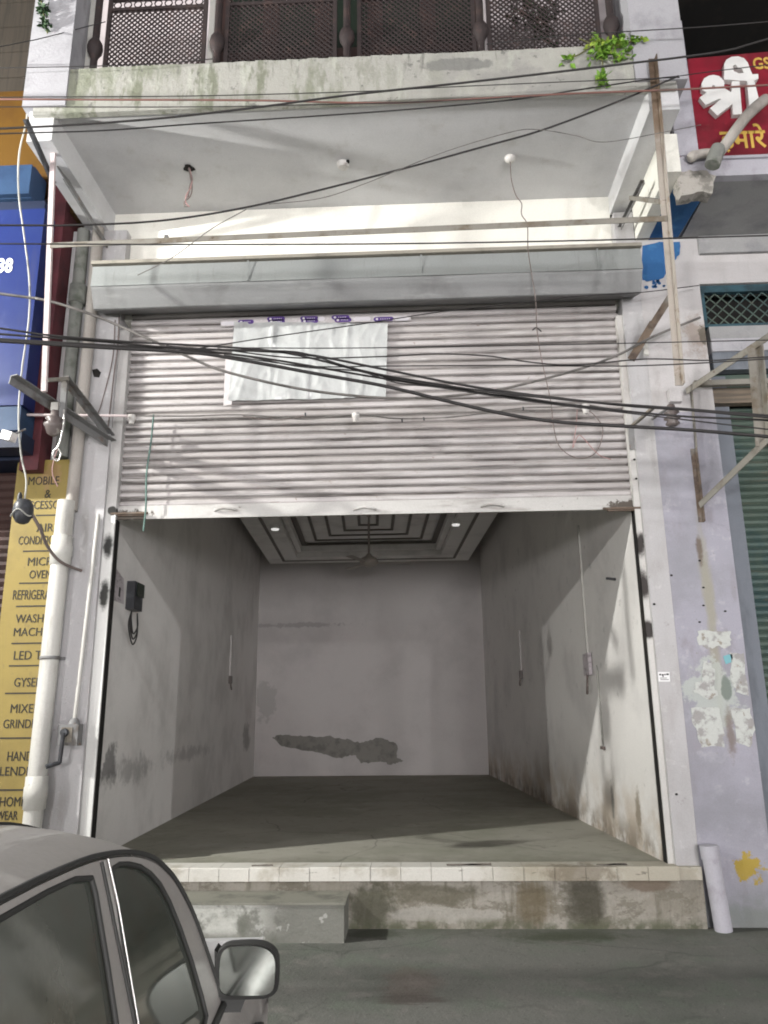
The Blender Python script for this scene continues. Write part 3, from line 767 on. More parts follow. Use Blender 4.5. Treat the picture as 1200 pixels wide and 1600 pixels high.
for k in range(1, NS):
    o = slat0.copy()
    COL.objects.link(o)
    o.parent = sh
    o.location = Vector((random.uniform(-.003, .003), random.uniform(-.005, .005), ZB + k * PIT + random.uniform(-.0015, .0015))) - Vector(sh.location)
    o.rotation_euler = (0, random.uniform(-.0006, .0006), 0)
MB().box(-2.74, 1.965, 6.785, 6.82, 3.352, 3.474).box(-2.74, 1.965, 6.772, 6.784, 3.346, 3.372).build('bottom_rail', m_rail, sh)
for (u, v) in ((352, 797), (570, 796), (770, 791)):
    q = P(u, v, Y=6.77)
    MB().tube(curve_pts([(q.x - .10, 6.784, q.z), (q.x - .07, 6.755, q.z + .006), (q.x, 6.75, q.z + .016), (q.x + .07, 6.755, q.z + .006), (q.x + .10, 6.784, q.z)], 5), .012, 8).build('lift_handle', m_rail, sh)
for (u, v, sgn) in ((205, 803, 1), (970, 795, -1)):
    q = P(u, v, Y=6.76)
    lk = MB().box(q.x - .12, q.x + .12, 6.745, 6.771, q.z - .022, q.z + .012)
    lk.tube([(q.x - .18 * sgn, 6.74, q.z), (q.x + .16 * sgn, 6.74, q.z)], .012, 8)
    lk.build('lock_bolt', m_rust, sh)
def guide(xa, xb, mat):
    g_ = MB()
    g_.box(xa, xb, 6.735, 6.745, .449, 5.22)
    g_.box(xa, xa + .008, 6.746, 6.83, .449, 5.22)
    g_.box(xb - .008, xb, 6.746, 6.83, .449, 5.22)
    return g_.build('guide_channel', mat, sh)
guide(-2.80, -2.705, m_guide_l)
guide(1.935, 1.985, m_guide_r)
MB().box(-2.704, -2.697, 6.75, 6.83, .449, 3.34).build('guide_lip', m_darkrec, sh)
MB().box(1.927, 1.934, 6.75, 6.83, .449, 3.34).build('guide_lip', m_darkrec, sh)
# hood
hp = [(6.815, 5.70), (6.40, 5.70), (6.375, 5.69), (6.355, 5.475), (6.815, 5.475)]
h_ = MB()
hx0, hx1, hn = -2.96, 2.10, 16
vs = []
for i in range(hn + 1):
    x = hx0 + (hx1 - hx0) * i / hn
    wv = .006 * math.sin(i * 1.7) if 0 < i < hn else 0
    vs += [(x, y + (wv if y < 6.5 else 0), z + wv * .5) for y, z in hp]
n_ = len(hp)
h_.add(vs, [(i * n_ + k, i * n_ + k + 1, (i + 1) * n_ + k + 1, (i + 1) * n_ + k) for i in range(hn) for k in range(n_ - 1)])
h_.add([(hx0, y, z) for y, z in hp], [list(range(n_))])
h_.add([(hx1, y, z) for y, z in hp], [list(range(n_))])
hood = h_.build('hood', m_hood, sh)
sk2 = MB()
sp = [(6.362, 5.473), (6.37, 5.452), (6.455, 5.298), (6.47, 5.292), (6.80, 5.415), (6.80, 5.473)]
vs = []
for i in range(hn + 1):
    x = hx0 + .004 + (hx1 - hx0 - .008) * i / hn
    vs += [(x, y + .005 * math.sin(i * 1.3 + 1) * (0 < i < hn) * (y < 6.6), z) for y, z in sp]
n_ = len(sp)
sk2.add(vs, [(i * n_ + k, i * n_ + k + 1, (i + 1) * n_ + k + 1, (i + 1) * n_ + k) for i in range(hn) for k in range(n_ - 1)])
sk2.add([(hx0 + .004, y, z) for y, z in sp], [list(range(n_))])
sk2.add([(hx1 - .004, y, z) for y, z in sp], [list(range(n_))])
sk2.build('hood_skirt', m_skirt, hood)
MB().box(-2.97, 2.11, 6.345, 6.819, 5.702, 5.735).build('hood_top', m_ledge, hood)
for k in range(3):
    q = -1.5 + k * 1.6
    MB().box(q, q + .012, 6.352, 6.356, 5.48, 5.69).build('seam', m_hood, hood)

# ---------------------------------------------------------------- plastic sheet taped on the shutter
ps = thing('plastic_sheet', P(485, 565, Y=6.78), 'silvery plastic sheet taped to the upper left of the shutter', 'plastic sheet')
A_, B_, C_, D_ = [P(u, v, Y=6.782) for u, v in ((367, 505), (606, 508), (603, 622), (358, 628))]
b = MB()
nx, nz = 90, 44
vs = []
for j in range(nz + 1):
    for i in range(nx + 1):
        u, v = i / nx, j / nz
        p = A_.lerp(B_, u).lerp(D_.lerp(C_, u), v)
        q3 = Vector((u * 3.2, v * 1.5, 1.7))
        big = mnoise.fractal(Vector((u * 5, v * 1.1 + u * 1.4, 4)), .9, 2, 3)
        ridge = 1 - abs(mnoise.noise(Vector((u * 9 + v * 1.6, v * 1.9 - u * 2, 8)))) * 2.2
        fine = mnoise.fractal(Vector((u * 17, v * 9, 2)), .9, 2, 3)
        cre = sum(.010 * math.exp(-((u - c) / .010) ** 2) for c in (.26, .5, .74))
        p = p + Vector((0, -.020 - .016 * big - .014 * max(0, ridge) ** 3 - .004 * fine - cre, .006 * mnoise.noise(Vector((u * 9, v * 3, 6)))))
        p.y = min(p.y, 6.778)
        vs.append(p)
b.add(vs, [(j * (nx + 1) + i, j * (nx + 1) + i + 1, (j + 1) * (nx + 1) + i + 1, (j + 1) * (nx + 1) + i) for j in range(nz) for i in range(nx)], True)
b.build('sheet', m_sheet, ps, recalc=False)
tp = [(345, 508), (640, 497)]
tA, tB = P(345, 506, Y=6.765), P(642, 497, Y=6.765)
def slot(u0, u1, dz, hgt, y):
    a, c = tA.lerp(tB, u0), tA.lerp(tB, u1)
    pts = []
    r = hgt / 2
    ln_ = (c - a)
    k = 7
    for t in range(k + 1):
        an = math.pi / 2 + math.pi * t / k
        pts.append(Vector((a.x + r + r * math.cos(an), y, a.z + dz + r * math.sin(an))))
    for t in range(k + 1):
        an = -math.pi / 2 + math.pi * t / k
        pts.append(Vector((c.x - r + r * math.cos(an), y, c.z + dz + r * math.sin(an))))
    return pts
tape = MB().prism([tA + Vector((0, 0, .035)), tB + Vector((0, 0, .035)), tB + Vector((0, 0, -.025)), tA + Vector((0, 0, -.03))], (0, .002, 0)).build('tape_strip', m_tape, ps)
for (u0, u1, dz, pur) in ((.0, .085, 0, 0), (.09, .175, .012, 1), (.245, .34, .035, 1), (.25, .34, .005, 1), (.42, .515, .03, 1), (.425, .515, .0, 1), (.51, .55, .02, 0), (.585, .68, .03, 1), (.60, .69, .0, 1), (.70, .79, .005, 0), (.805, .91, -.002, 1), (.915, .99, -.004, 0)):
    MB().prism(slot(u0, u1, dz, .044, 6.762), (0, .002, 0)).build('tape_print', m_tapepurple if pur else m_tapewhite, tape)
    if pur:
        c = tA.lerp(tB, u0 + .018) + Vector((0, 0, dz))
        MB().lathe((c.x, 6.7618, c.z), [(.012, 0), (.012, -.001)], 10, (0, 1, 0)).build('tape_print', m_tapewhite, tape)
        a = tA.lerp(tB, u0 + .034) + Vector((0, 0, dz))
        e = tA.lerp(tB, u1 - .015) + Vector((0, 0, dz))
        for k in range(5):
            f0 = a.lerp(e, k / 5 + .03)
            f1 = a.lerp(e, k / 5 + .15)
            MB().box(f0.x, f0.x + (f1.x - f0.x) * .7, 6.7608, 6.7617, f0.z - .0045, f0.z + .0045).build('tape_print', m_tapewhite, tape)
MB().prism([P(u, v, Y=6.764) for u, v in ((352, 560), (366, 558), (362, 632), (349, 634))], (0, .002, 0)).build('tape_strip', m_tape, ps)

# ---------------------------------------------------------------- balcony railing
rl = thing('balcony_railing', (-.5, 5.6, 6.98), 'dark iron lattice railing with ornamented posts along the balcony', 'railing')
def lattice(xa, xb, za, zb, y, sp=.052):
    fr = MB()
    for q in ((xa, xa + .035), (xb - .035, xb)):
        fr.box(q[0], q[1], y - .015, y + .015, za, zb)
    fr.box(xa + .035, xb - .035, y - .015, y + .015, za, za + .05)
    fr.box(xa + .035, xb - .035, y - .015, y + .015, zb - .04, zb)
    fr.box(xa + .035, xb - .035, y - .015, y + .015, zb - .16, zb - .13)
    f_ = fr.build('panel_frame', m_lattice, rl)
    ax, bx, az, bz = xa + .035, xb - .035, za + .05, zb - .16
    l = MB()
    W_, H_ = bx - ax, bz - az
    for sgn in (1, -1):
        c = -H_
        while c < W_:
            pts = []
            t0, t1 = max(0, -c), min(H_, W_ - c)
            if t1 > t0 + .005:
                xa_, xb_ = ax + c + t0, ax + c + t1
                z0_, z1_ = az + t0, az + t1
                if sgn < 0:
                    xa_, xb_ = ax + bx - xa_, ax + bx - xb_
                l.bar((xa_, y + sgn * .004, z0_), (xb_, y + sgn * .004, z1_), .014, .006, (0, 1, 0))
            c += sp
    l.build('lattice', m_lattice, f_)
    # scroll row at top
    sc = MB()
    k = int(W_ / .085)
    for i in range(k):
        cx = ax + (i + .5) * W_ / k
        sc.tube([(cx + .034 * math.cos(a), y, zb - .085 + .034 * math.sin(a)) for a in [t * math.pi / 5 for t in range(11)]], .006, 6)
    sc.build('scroll_row', m_lattice, f_)
YR = 5.60
for (xa, xb) in ((-2.68, -1.77), (-1.60, -.60), (-.42, .62), (.72, 1.70)):
    lattice(xa, xb, 7.0, 7.95, YR)
def rpost(x):
    p_ = MB()
    p_.lathe((x, YR - .02, 6.98), [(.05, 0), (.05, .05), (.032, .07), (.032, .28), (.04, .31), (.062, .35), (.07, .395), (.062, .44), (.04, .48), (.032, .50), (.032, 1.0)], 14)
    return p_.build('post', m_lattice, rl)
for x in (-2.76, -1.66, -.51, .66, 1.79):
    rpost(x)
for (x, wd) in ((-1.735, .05), (.69, .022), (-2.84, .05)):
    MB().box(x - wd / 2, x + wd / 2, YR + .03, YR + .06, 6.98, 7.98).build('support_strip', m_pvc, rl)

# potted plants
def leaf_mass(name, label, cat, centers, mat, n, size, loc, group=None, stems=()):
    t = thing(name, loc, label, cat, group)
    b = MB()
    for (c, rad, wt) in centers:
        for _ in range(int(n * wt)):
            d = Vector((random.gauss(0, 1), random.gauss(0, 1), random.gauss(0, 1))) * .5
            p = c + Vector((d.x * rad[0], d.y * rad[1], d.z * rad[2]))
            s_ = size * random.uniform(.6, 1.3)
            a = Vector((random.uniform(-1, 1), random.uniform(-1, .2), random.uniform(-1, .4))).normalized()
            nrm = a.cross(Vector((random.uniform(-1, 1), random.uniform(-1, 1), random.uniform(-1, 1)))).normalized()
            q = a.cross(nrm)
            b.add([p, p + a * s_ * .45 + nrm * s_ * .32 + q * s_ * .06, p + a * s_, p + a * s_ * .45 - nrm * s_ * .32 + q * s_ * .06, p + a * s_ * .5 - q * s_ * .04],
                  [(0, 1, 4), (1, 2, 4), (2, 3, 4), (3, 0, 4)])
    b.build('foliage', mat, t, recalc=False)
    if stems:
        sb = MB()
        for s_ in stems:
            sb.tube(curve_pts(s_, 5), .006, 6)
        sb.build('stem', m_stem, t)
    return t
c = lambda u, v, y=5.36: P(u, v, Y=y)
leaf_mass('creeper_plant', 'bright green creeper spilling over the right end of the balcony', 'plant',
          [(c(940, 85), (.10, .06, .06), .9), (c(960, 70), (.12, .06, .05), .8), (c(942, 125), (.035, .04, .07), .5), (c(932, 65), (.05, .05, .05), .3), (c(990, 62), (.06, .04, .03), .25), (c(888, 92), (.04, .03, .03), .2), (c(975, 85), (.07, .05, .05), .3)],
          m_leaf, 90, .06, c(945, 80), None, [[c(905, 60), c(925, 70), c(940, 90), c(942, 130)], [c(940, 85), c(965, 72), c(995, 62)], [c(925, 72), c(905, 85), c(888, 92)]])
leaf_mass('potted_shrub', 'dark shrub standing behind the right lattice panel of the balcony', 'plant',
          [(c(835, 20, 5.9), (.22, .12, .2), 1), (c(850, 50, 5.9), (.12, .1, .15), .5), (c(825, -40, 5.9), (.3, .15, .25), 1)], m_leafdark, 170, .07, P(835, 110, Y=5.9), None,
          [[P(838, 110, Y=5.9), P(835, 60, Y=5.9), P(832, 10, Y=5.9)]])
leaf_mass('climbing_sprig', 'small dark sprig clinging to the left balcony column', 'plant',
          [(c(66, 15), (.05, .04, .08), 1), (c(70, 38), (.04, .03, .07), .7)], m_leafdark, 60, .05, c(66, 30), None, [[c(74, 52), c(68, 20), c(62, -10)]])

# ---------------------------------------------------------------- soffit fittings
def wire(name, mat, pts, r, label, cat='wire', group=None, n=8, sides=6):
    o = MB().tube(curve_pts(pts, n), r, sides).build(name, mat)
    return tag(o, label, cat, group)
sz = 6.568
q = P(295, 262, Z=sz)
dl = thing('dangling_wires', q, 'tangled brown wires hanging from the dark hole in the soffit', 'wires')
MB().prism([q + Vector((.05 * math.cos(a) * (1 + .3 * math.sin(3 * a)), .05 * math.sin(a), -.002)) for a in [k * math.pi / 6 for k in range(12)]], (0, 0, -.004)).build('ceiling_hole', m_darkrec, dl)
for k in range(4):
    pts = [q + Vector((random.uniform(-.012, .012), random.uniform(-.01, .01), 0)), P(300 + random.uniform(-3, 3), 280, Y=q.y), P(299 + random.uniform(-4, 4), 292, Y=q.y), P(294 + random.uniform(-3, 4), 306, Y=q.y), P(291 + random.uniform(-3, 4), 316, Y=q.y), P(292 + (k - 1.5) * 2.5, 323, Y=q.y)]
    MB().tube(curve_pts(pts, 6), .007, 6).build('wire', [m_wirethin, m_cable2, m_wirethin, m_wirepink][k], dl)
q = P(536, 255, Z=sz)
lh = thing('lamp_socket', q, 'round white lamp socket at the middle of the soffit', 'lamp socket')
MB().lathe(q, [(.055, -.001), (.055, -.03), (.042, -.035), (.042, -.05)], 18).build('base', m_bracket_w, lh)
MB().lathe(q + Vector((.045, -.03, 0)), [(.018, -.001), (.018, -.02)], 10).build('screw_hole', m_darkrec, lh)
q = P(797, 246, Z=sz)
cr = thing('ceiling_rose', q, 'white ceiling rose on the soffit from which a long wire hangs', 'ceiling rose')
MB().lathe(q, [(.05, -.001), (.05, -.02), (.03, -.045), (.012, -.05)], 18).build('base', m_bracket_w, cr)
pts = [P(u, v, Y=y) for u, v, y in ((797, 250, 5.9), (799, 280, 5.95), (806, 305, 5.98), (815, 318, 6.0), (815, 335, 6.03), (824, 352, 6.06), (825, 390, 6.2), (831, 430, 6.34), (837, 470, 6.4), (839, 514, 6.55), (846, 560, 6.66), (860, 625, 6.74), (866, 672, 6.74), (876, 700, 6.74), (903, 716, 6.74), (931, 707, 6.74), (942, 672, 6.74), (928, 648, 6.74), (914, 640, 6.74))]
pts[0] = q + Vector((0, 0, -.05))
MB().tube(curve_pts(pts, 6), .0045, 6).build('wire', m_wirethin, cr)
MB().tube(curve_pts([P(u, v, Y=6.735) for u, v in ((902, 640), (900, 668), (895, 700), (905, 680), (925, 700), (938, 712), (955, 718))], 6), .004, 6).build('wire', m_wirepink, cr)
MB().tube(curve_pts([P(u, v, Y=6.56) for u, v in ((832, 516), (838, 512), (846, 518))], 4), .006, 6).build('knot', m_cable, cr)

# ---------------------------------------------------------------- festoon lamp line across the shutter
fl = thing('festoon_line', P(555, 650, Y=6.6), 'thin festoon wire with three empty white bulb sockets across the shutter', 'festoon line')
pts = [P(u, v, Y=6.55) for u, v in ((205, 650), (300, 650), (365, 648), (430, 651), (480, 655), (555, 648), (620, 654), (700, 652), (760, 645), (820, 637), (870, 636), (915, 633), (962, 640))]
MB().tube(curve_pts(pts, 6), .006, 6).build('wire', m_cable2, fl)
MB().tube(curve_pts([P(u, v, Y=6.56) for u, v in ((380, 650), (410, 655), (440, 656), (475, 650))], 6), .004, 6).build('wire', m_wirethin, fl)
for (u, v) in ((206, 652), (556, 649), (915, 636)):
    p = P(u, v, Y=6.55)
    sk = MB().lathe(p, [(.012, .022), (.034, .02), (.036, -.012), (.03, -.018), (.024, -.06), (.018, -.064)], 14)
    sk.build('bulb_socket', m_bracket_w, fl)
for (u, v) in ((477, 645), (628, 655), (662, 652), (817, 636)):
    p = P(u, v, Y=6.55)
    MB().tube([p, p + Vector((.003, 0, -.03))], .008, 6).build('wire_clip', m_black, fl)
MB().tube([P(36, 648, Y=6.35), P(200, 650, Y=6.5)], .013, 8).build('conduit', m_pinktube, fl)
wire('hanging_cord', m_cableteal, [P(u, v, Y=6.70) for u, v in ((240, 648), (236, 690), (229, 740), (228, 790), (224, 830))], .008, 'teal cord hanging loosely down the left of the shutter', 'cord')

# ---------------------------------------------------------------- shop sign frame (empty, no board)
sf = thing('sign_frame', P(560, 362, Y=5.6), 'empty sign frame: long rail between a rusty pole and white tube', 'sign frame')
MB().angle(P(80, 386, Y=5.6), P(1042, 344, Y=5.38), .045).build('rail', m_paintiron, sf)
MB().angle(P(1020, 88, Y=5.32), P(1063, 600, Y=5.36), .055, .008, (0, 1, 0)).build('post', m_polemix, sf)
MB().bar(P(85, 195, Y=5.6), P(69, 612, Y=5.6), .04, .03, (0, 1, 0)).build('post', m_pinktube, sf)
MB().bar(P(1038, 316, Y=5.37), P(986, 309, Y=6.3), .035, .035).build('arm', m_paintiron, sf)
MB().angle(P(1004, 284, Y=6.0), P(968, 357, Y=6.66), .035).build('wall_arm', m_iron, sf)
MB().bar(P(560, 362, Y=5.58) - Vector((1.6, 0, 0)), P(560, 362, Y=5.58) - Vector((1.57, 0, 0)), .03, .05).build('clip', m_iron, sf)

# iron angles along the left side beam
ia = thing('iron_angle', P(85, 260, Y=5.3), 'dark iron angle bar running back along the left balcony beam', 'iron bar')
MB().angle(P(38, 188, Y=5.25), P(82, 288, Y=5.7), .05).build('front_bar', m_black, ia)
MB().angle(P(86, 258, Y=5.75), P(165, 385, Y=6.69), .05).build('back_bar', m_iron, ia)

# left bracket frame
lb = thing('wall_bracket', P(172, 690, Y=6.7), 'grey triangular iron bracket on the left pillar carrying insulators', 'bracket')
MB().angle(P(176, 694, Y=6.72), P(20, 592, Y=5.6), .07, .008).build('long_arm', m_iron, lb)
MB().angle(P(174, 684, Y=6.72), P(102, 592, Y=5.9), .055, .008).build('short_arm', m_iron, lb)
MB().bar(P(102, 592, Y=5.9), P(96, 668, Y=6.05), .05, .03, (0, 1, 0)).build('strut', m_iron, lb)
MB().bar(P(106, 592, Y=5.9), P(74, 594, Y=5.75), .03, .03).build('cross_piece', m_paintiron, lb)
p = P(85, 660, Y=6.0)
MB().lathe(p + Vector((0, 0, .05)), [(.02, .06), (.035, .05), (.035, 0), (.075, -.02), (.05, -.045), (.085, -.07), (.07, -.10), (.05, -.15), (.02, -.17)], 16).build('insulator', m_brownceramic, lb)
MB().box(p.x - .03, p.x + .03, p.y - .03, p.y + .03, p.z + .10, p.z + .17).build('clamp', m_pvc, lb)
MB().tube(curve_pts([P(u, v, Y=5.97) for u, v in ((100, 640), (99, 665), (92, 695), (84, 705), (83, 715), (90, 720), (95, 708), (88, 697))], 6), .007, 6).build('tie_wire', m_chrome, lb)
MB().tube(curve_pts([P(u, v, Y=5.97) for u, v in ((92, 695), (84, 720), (82, 740), (90, 760))], 6), .004, 6).build('tie_wire', m_wirepink, lb)

# right bracket frame (large, square-ended)
rb = thing('pole_bracket', P(1090, 800, Y=6.6), 'large pale iron wall bracket with slanted arms on the lilac pillar', 'bracket')
MB().angle(P(1076, 612, Y=6.66), P(1215, 520, Y=5.7), .055, .008).build('upper_arm', m_paintiron, rb)
MB().angle(P(1097, 790, Y=6.66), P(1205, 686, Y=5.8), .055, .008).build('lower_arm', m_paintiron, rb)
MB().angle(P(1180, 540, Y=5.85), P(1194, 695, Y=5.85), .09, .01, (0, 1, 0)).build('post', m_paintiron, rb)
MB().angle(P(1076, 608, Y=6.68), P(1084, 700, Y=6.68), .05, .008, (0, 1, 0)).build('wall_post', m_paintiron, rb)
MB().angle(P(1084, 700, Y=6.675), P(1097, 815, Y=6.675), .045, .008, (0, 1, 0)).build('wall_post', m_rust, rb)
MB().bar(P(1084, 600, Y=6.6), P(1215, 596, Y=6.6), .05, .05).build('cross_bar', m_paintiron, rb)
ib = thing('iron_stay', P(990, 560, Y=6.65), 'rusty flat iron stay leaning out from the right pillar', 'iron bar')
MB().bar(P(1050, 460, Y=6.2), P(1018, 510, Y=6.42), .06, .012, (0, 1, 0)).bar(P(1021, 504, Y=6.42), P(986, 562, Y=6.69), .07, .012, (0, 1, 0)).build('flat_bar', m_rust, ib)
MB().bar(P(1010, 555, Y=6.6), P(1006, 522, Y=6.69), .04, .02, (0, 1, 0)).build('wall_tab', m_pvc, ib)
sb_ = thing('small_bracket', P(985, 680, Y=6.68), 'small grey angled bracket low on the right pillar beside the shutter', 'bracket')
MB().bar(P(1022, 636, Y=6.3), P(985, 668, Y=6.68), .03, .02).build('arm', m_paintiron, sb_)
MB().bar(P(986, 664, Y=6.68), P(988, 702, Y=6.68), .045, .015, (0, 1, 0)).build('wall_plate', m_iron, sb_)
p = P(1050, 652, Y=6.25)
it = thing('insulator', p, 'dark ribbed insulator carrying cables in front of the lilac pillar', 'insulator')
MB().lathe(p + Vector((0, 0, .09)), [(.03, .02), (.035, 0), (.03, -.03), (.065, -.05), (.03, -.07), (.07, -.10), (.04, -.12), (.06, -.15), (.03, -.17)], 14).build('ceramic_body', m_brownceramic, it)
MB().tube([p + Vector((0, 0, .10)), Vector((p.x - .02, 6.699, p.z + .16))], .012, 8).build('pin', m_iron, it)
MB().box(2.31, 2.42, 6.64, 6.699, 4.30, 4.42).build('mount', m_upwall, it)

# ---------------------------------------------------------------- drain pipes and conduits at the left
dp = thing('drain_pipe', (-3.09, 6.60, 0), 'fat white plastic drain pipe at the left pillar down to the ground', 'pipe')
MB().tube([(-3.14, 6.60, .02), (-3.125, 6.60, 1.7), (-3.105, 6.60, 3.48)], .076, 16).build('pipe', m_pvc, dp)
for z in (1.02, 3.03):
    MB().lathe((-3.14 + .01 * z, 6.60, z), [(.077, -.13), (.088, -.125), (.088, -.05), (.093, -.045), (.093, .045), (.088, .05), (.088, .125), (.077, .13)], 16).build('coupling', m_pvc, dp)
for z in (.55, 2.1):
    MB().lathe((-3.14 + .01 * z, 6.60, z), [(.077, -.015), (.082, -.015), (.082, .015), (.077, .015)], 16).box(-3.23, -3.03, 6.68, 6.698, z - .014, z + .014).build('clamp', m_iron, dp)
op = thing('painted_pipe', (-3.06, 6.655, 3.5), 'old painted pipe standing above the white drain pipe', 'pipe')
MB().tube([(-3.075, 6.64, 3.4), (-3.06, 6.64, 5.2), (-3.06, 6.63, 6.28)], .055, 14).build('pipe', m_pipeold, op)
op = thing('mossy_pipe', (-3.21, 6.62, 3.9), 'dark mossy pipe running up beside the maroon panel', 'pipe')
MB().tube([(-3.20, 6.62, 3.9), (-3.20, 6.62, 6.25)], .06, 14).build('pipe', m_pipedark, op)
MB().lathe((-3.20, 6.62, 5.55), [(.065, -.1), (.08, -.09), (.08, .09), (.065, .1)], 14).build('collar', m_pipedark, op)
# crank gear box
p = P(112, 1148, Y=6.68)
gb = thing('shutter_crank', p, 'small iron gear box with a dark crank handle on the left pillar', 'crank box')
MB().box(p.x - .085, p.x + .085, 6.60, 6.699, p.z - .085, p.z + .085).build('gear_box', m_iron, gb)
MB().box(p.x - .05, p.x + .04, 6.592, 6.599, p.z - .06, p.z + .06).build('face_plate', m_paintiron, gb)
MB().lathe((p.x - .02, 6.59, p.z + .02), [(.035, 0), (.03, -.03)], 14, (0, 1, 0)).build('shaft', m_black, gb)
MB().tube([(p.x - .02, 6.565, p.z + .02), (p.x - .03, 6.565, p.z - .22)], .018, 8).build('crank_arm', m_black, gb)
MB().tube([(p.x - .025, 6.565, p.z - .215), (p.x - .11, 6.50, p.z - .245)], .018, 8).build('grip', m_black, gb)
MB().tube([(p.x + .02, 6.66, p.z + .08), (p.x + .055, 6.665, p.z + 1.2), (p.x + .075, 6.665, p.z + 1.9)], .017, 8).build('drive_rod', m_pvc, gb)
MB().lathe((p.x + .02, 6.66, p.z + .085), [(.05, 0), (.04, .03), (.02, .05)], 12).build('rod_collar', m_iron, gb)
# thin wires stapled on left pillar
wire('pillar_wire', m_wirethin, [P(u, v, Y=6.69) for u, v in ((186, 495), (184, 540), (178, 585), (172, 640), (166, 690))], .006, 'thin brown wire down the edge of the left shutter guide')
wire('pillar_wire', m_wirethin, [P(u, v, Y=6.69) for u, v in ((180, 500), (176, 560), (160, 625), (152, 650))], .005, 'thin brown wire slanting across the left pillar above the bracket')
MB_hole = [P(u, v, Y=6.699) for u, v in ((144, 578), (152, 576), (158, 582), (155, 590), (147, 589))]
MB().prism(MB_hole, (0, -.003, 0)).build('wall_hole', m_darkrec, shop)

# cable joint hung near the yellow sign
p = P(36, 800, Y=6.0)
cj = thing('cable_joint', p, 'dark rounded cable joint with a pale band by the yellow list sign', 'cable joint')
MB().lathe(p, [(.01, .11), (.05, .10), (.075, .06), (.08, .01), (.075, -.04), (.05, -.085), (.02, -.10)], 16).build('housing', m_black, cj)
MB().lathe(p + Vector((-.03, -.02, .09)), [(.02, 0), (.018, .05), (.008, .07)], 10).build('spout', m_black, cj)
MB().tube(curve_pts([p + Vector((.085 * math.sin(a), -.085 * math.cos(a), -.02 + .025 * math.cos(3 * a))) for a in [-1.3 + k * .26 for k in range(11)]], 3), .006, 6).build('pale_band', m_cablewhite, cj)
wire('white_drop_cable', m_cablewhite, [P(u, v, Y=y) for u, v, y in ((44, 150, 5.7), (41, 190, 5.75), (30, 240, 5.8), (29, 300, 5.85), (38, 370, 5.9), (46, 440, 5.9), (45, 500, 5.95), (34, 580, 5.95), (29, 650, 5.95), (33, 710, 6.0), (41, 750, 6.0), (38, 785, 6.0))], .0075, 'white cable dropping past the blue sign to the dark joint', 'cable')
wire('brown_drop_cable', m_wirethin, [P(u, v, Y=y) for u, v, y in ((45, 795, 6.0), (62, 825, 6.1), (75, 855, 6.3), (95, 878, 6.45), (127, 892, 6.66))], .013, 'brown cable from the dark joint across the drain pipe', 'cable')
p = P(17, 682, Y=5.9)
fx = thing('small_floodlight', p, 'tiny white floodlight under the blue sign', 'floodlight')
MB().bar(p + Vector((-.06, 0, .015)), p + Vector((.04, -.03, -.02)), .07, .075).build('head', m_bracket_w, fx)
MB().tube([p + Vector((.03, 0, .02)), p + Vector((.06, .1, .1))], .008, 6).build('arm', m_iron, fx)

# ---------------------------------------------------------------- left neighbour
ln = thing('appliance_shop', (-4.2, 6.8, 0), 'dark neighbouring shop with maroon panel and mustard band', 'building')
MB().box(-9, -3.345, 6.92, 9, 0, 10.5).build('wall', m_brownwall, ln)
MB().box(-3.52, -3.35, 6.50, 6.919, 3.75, 7.0).build('maroon_panel', m_maroon, ln)
MB().box(-9, -3.52, 6.62, 6.919, 6.86, 7.95).build('mustard_band', m_yellow, ln)
MB().box(-3.519, -3.345, 6.60, 6.919, 6.45, 7.9).build('mustard_band', m_yellow, ln)
for k in range(15):
    z = 7.97 + k * .17
    MB().box(-9, -3.36, 6.80 + .01 * (k % 2), 6.919, z, z + .16).build('blind_slat', m_brownwall, ln)
for k in range(46):
    z = .3 + k * .077
    MB().add([(-9, 6.86, z), (-3.53, 6.86, z), (-3.53, 6.835, z + .04), (-9, 6.835, z + .04), (-9, 6.86, z + .075), (-3.53, 6.86, z + .075)], [(0, 1, 2, 3), (3, 2, 5, 4)]).build('shutter_slat', m_wood, ln)
MB().box(-9, -3.36, 6.55, 6.919, 3.86, 4.16).build('shutter_hood', m_navy, ln)
bsn = thing('blue_signboard', (-4.4, 6.3, 4.1), 'blue projecting signboard with white number at the left edge', 'signboard')
MB().box(-7.5, -3.43, 6.28, 6.49, 4.28, 6.27).build('face_board', m_bluesign, bsn)
MB().box(-7.5, -3.45, 6.30, 6.49, 6.275, 6.37).build('gap_strip', m_navy, bsn)
zt_ = P(25, 258, Y=6.2).z
MB().box(-7.5, P(50, 258, Y=6.2).x, 6.26, 6.49, 6.375, zt_ + .02).box(-7.5, P(50, 258, Y=6.2).x, 6.2, 6.259, 6.38, zt_).build('top_board', m_bluetop, bsn)
MB().box(-7.5, -3.42, 6.24, 6.49, 4.03, 4.25).build('lower_board', m_bluetop, bsn)
MB().box(-7.5, -3.40, 6.26, 6.49, 3.88, 4.025).build('base_strip', m_navy, bsn)
q = P(18, 424, Y=6.27)
text_mesh('38', .20, m_whitelet, 'number', bsn, (q.x, 6.277, q.z), sx=.72, bold=.006, align='RIGHT')
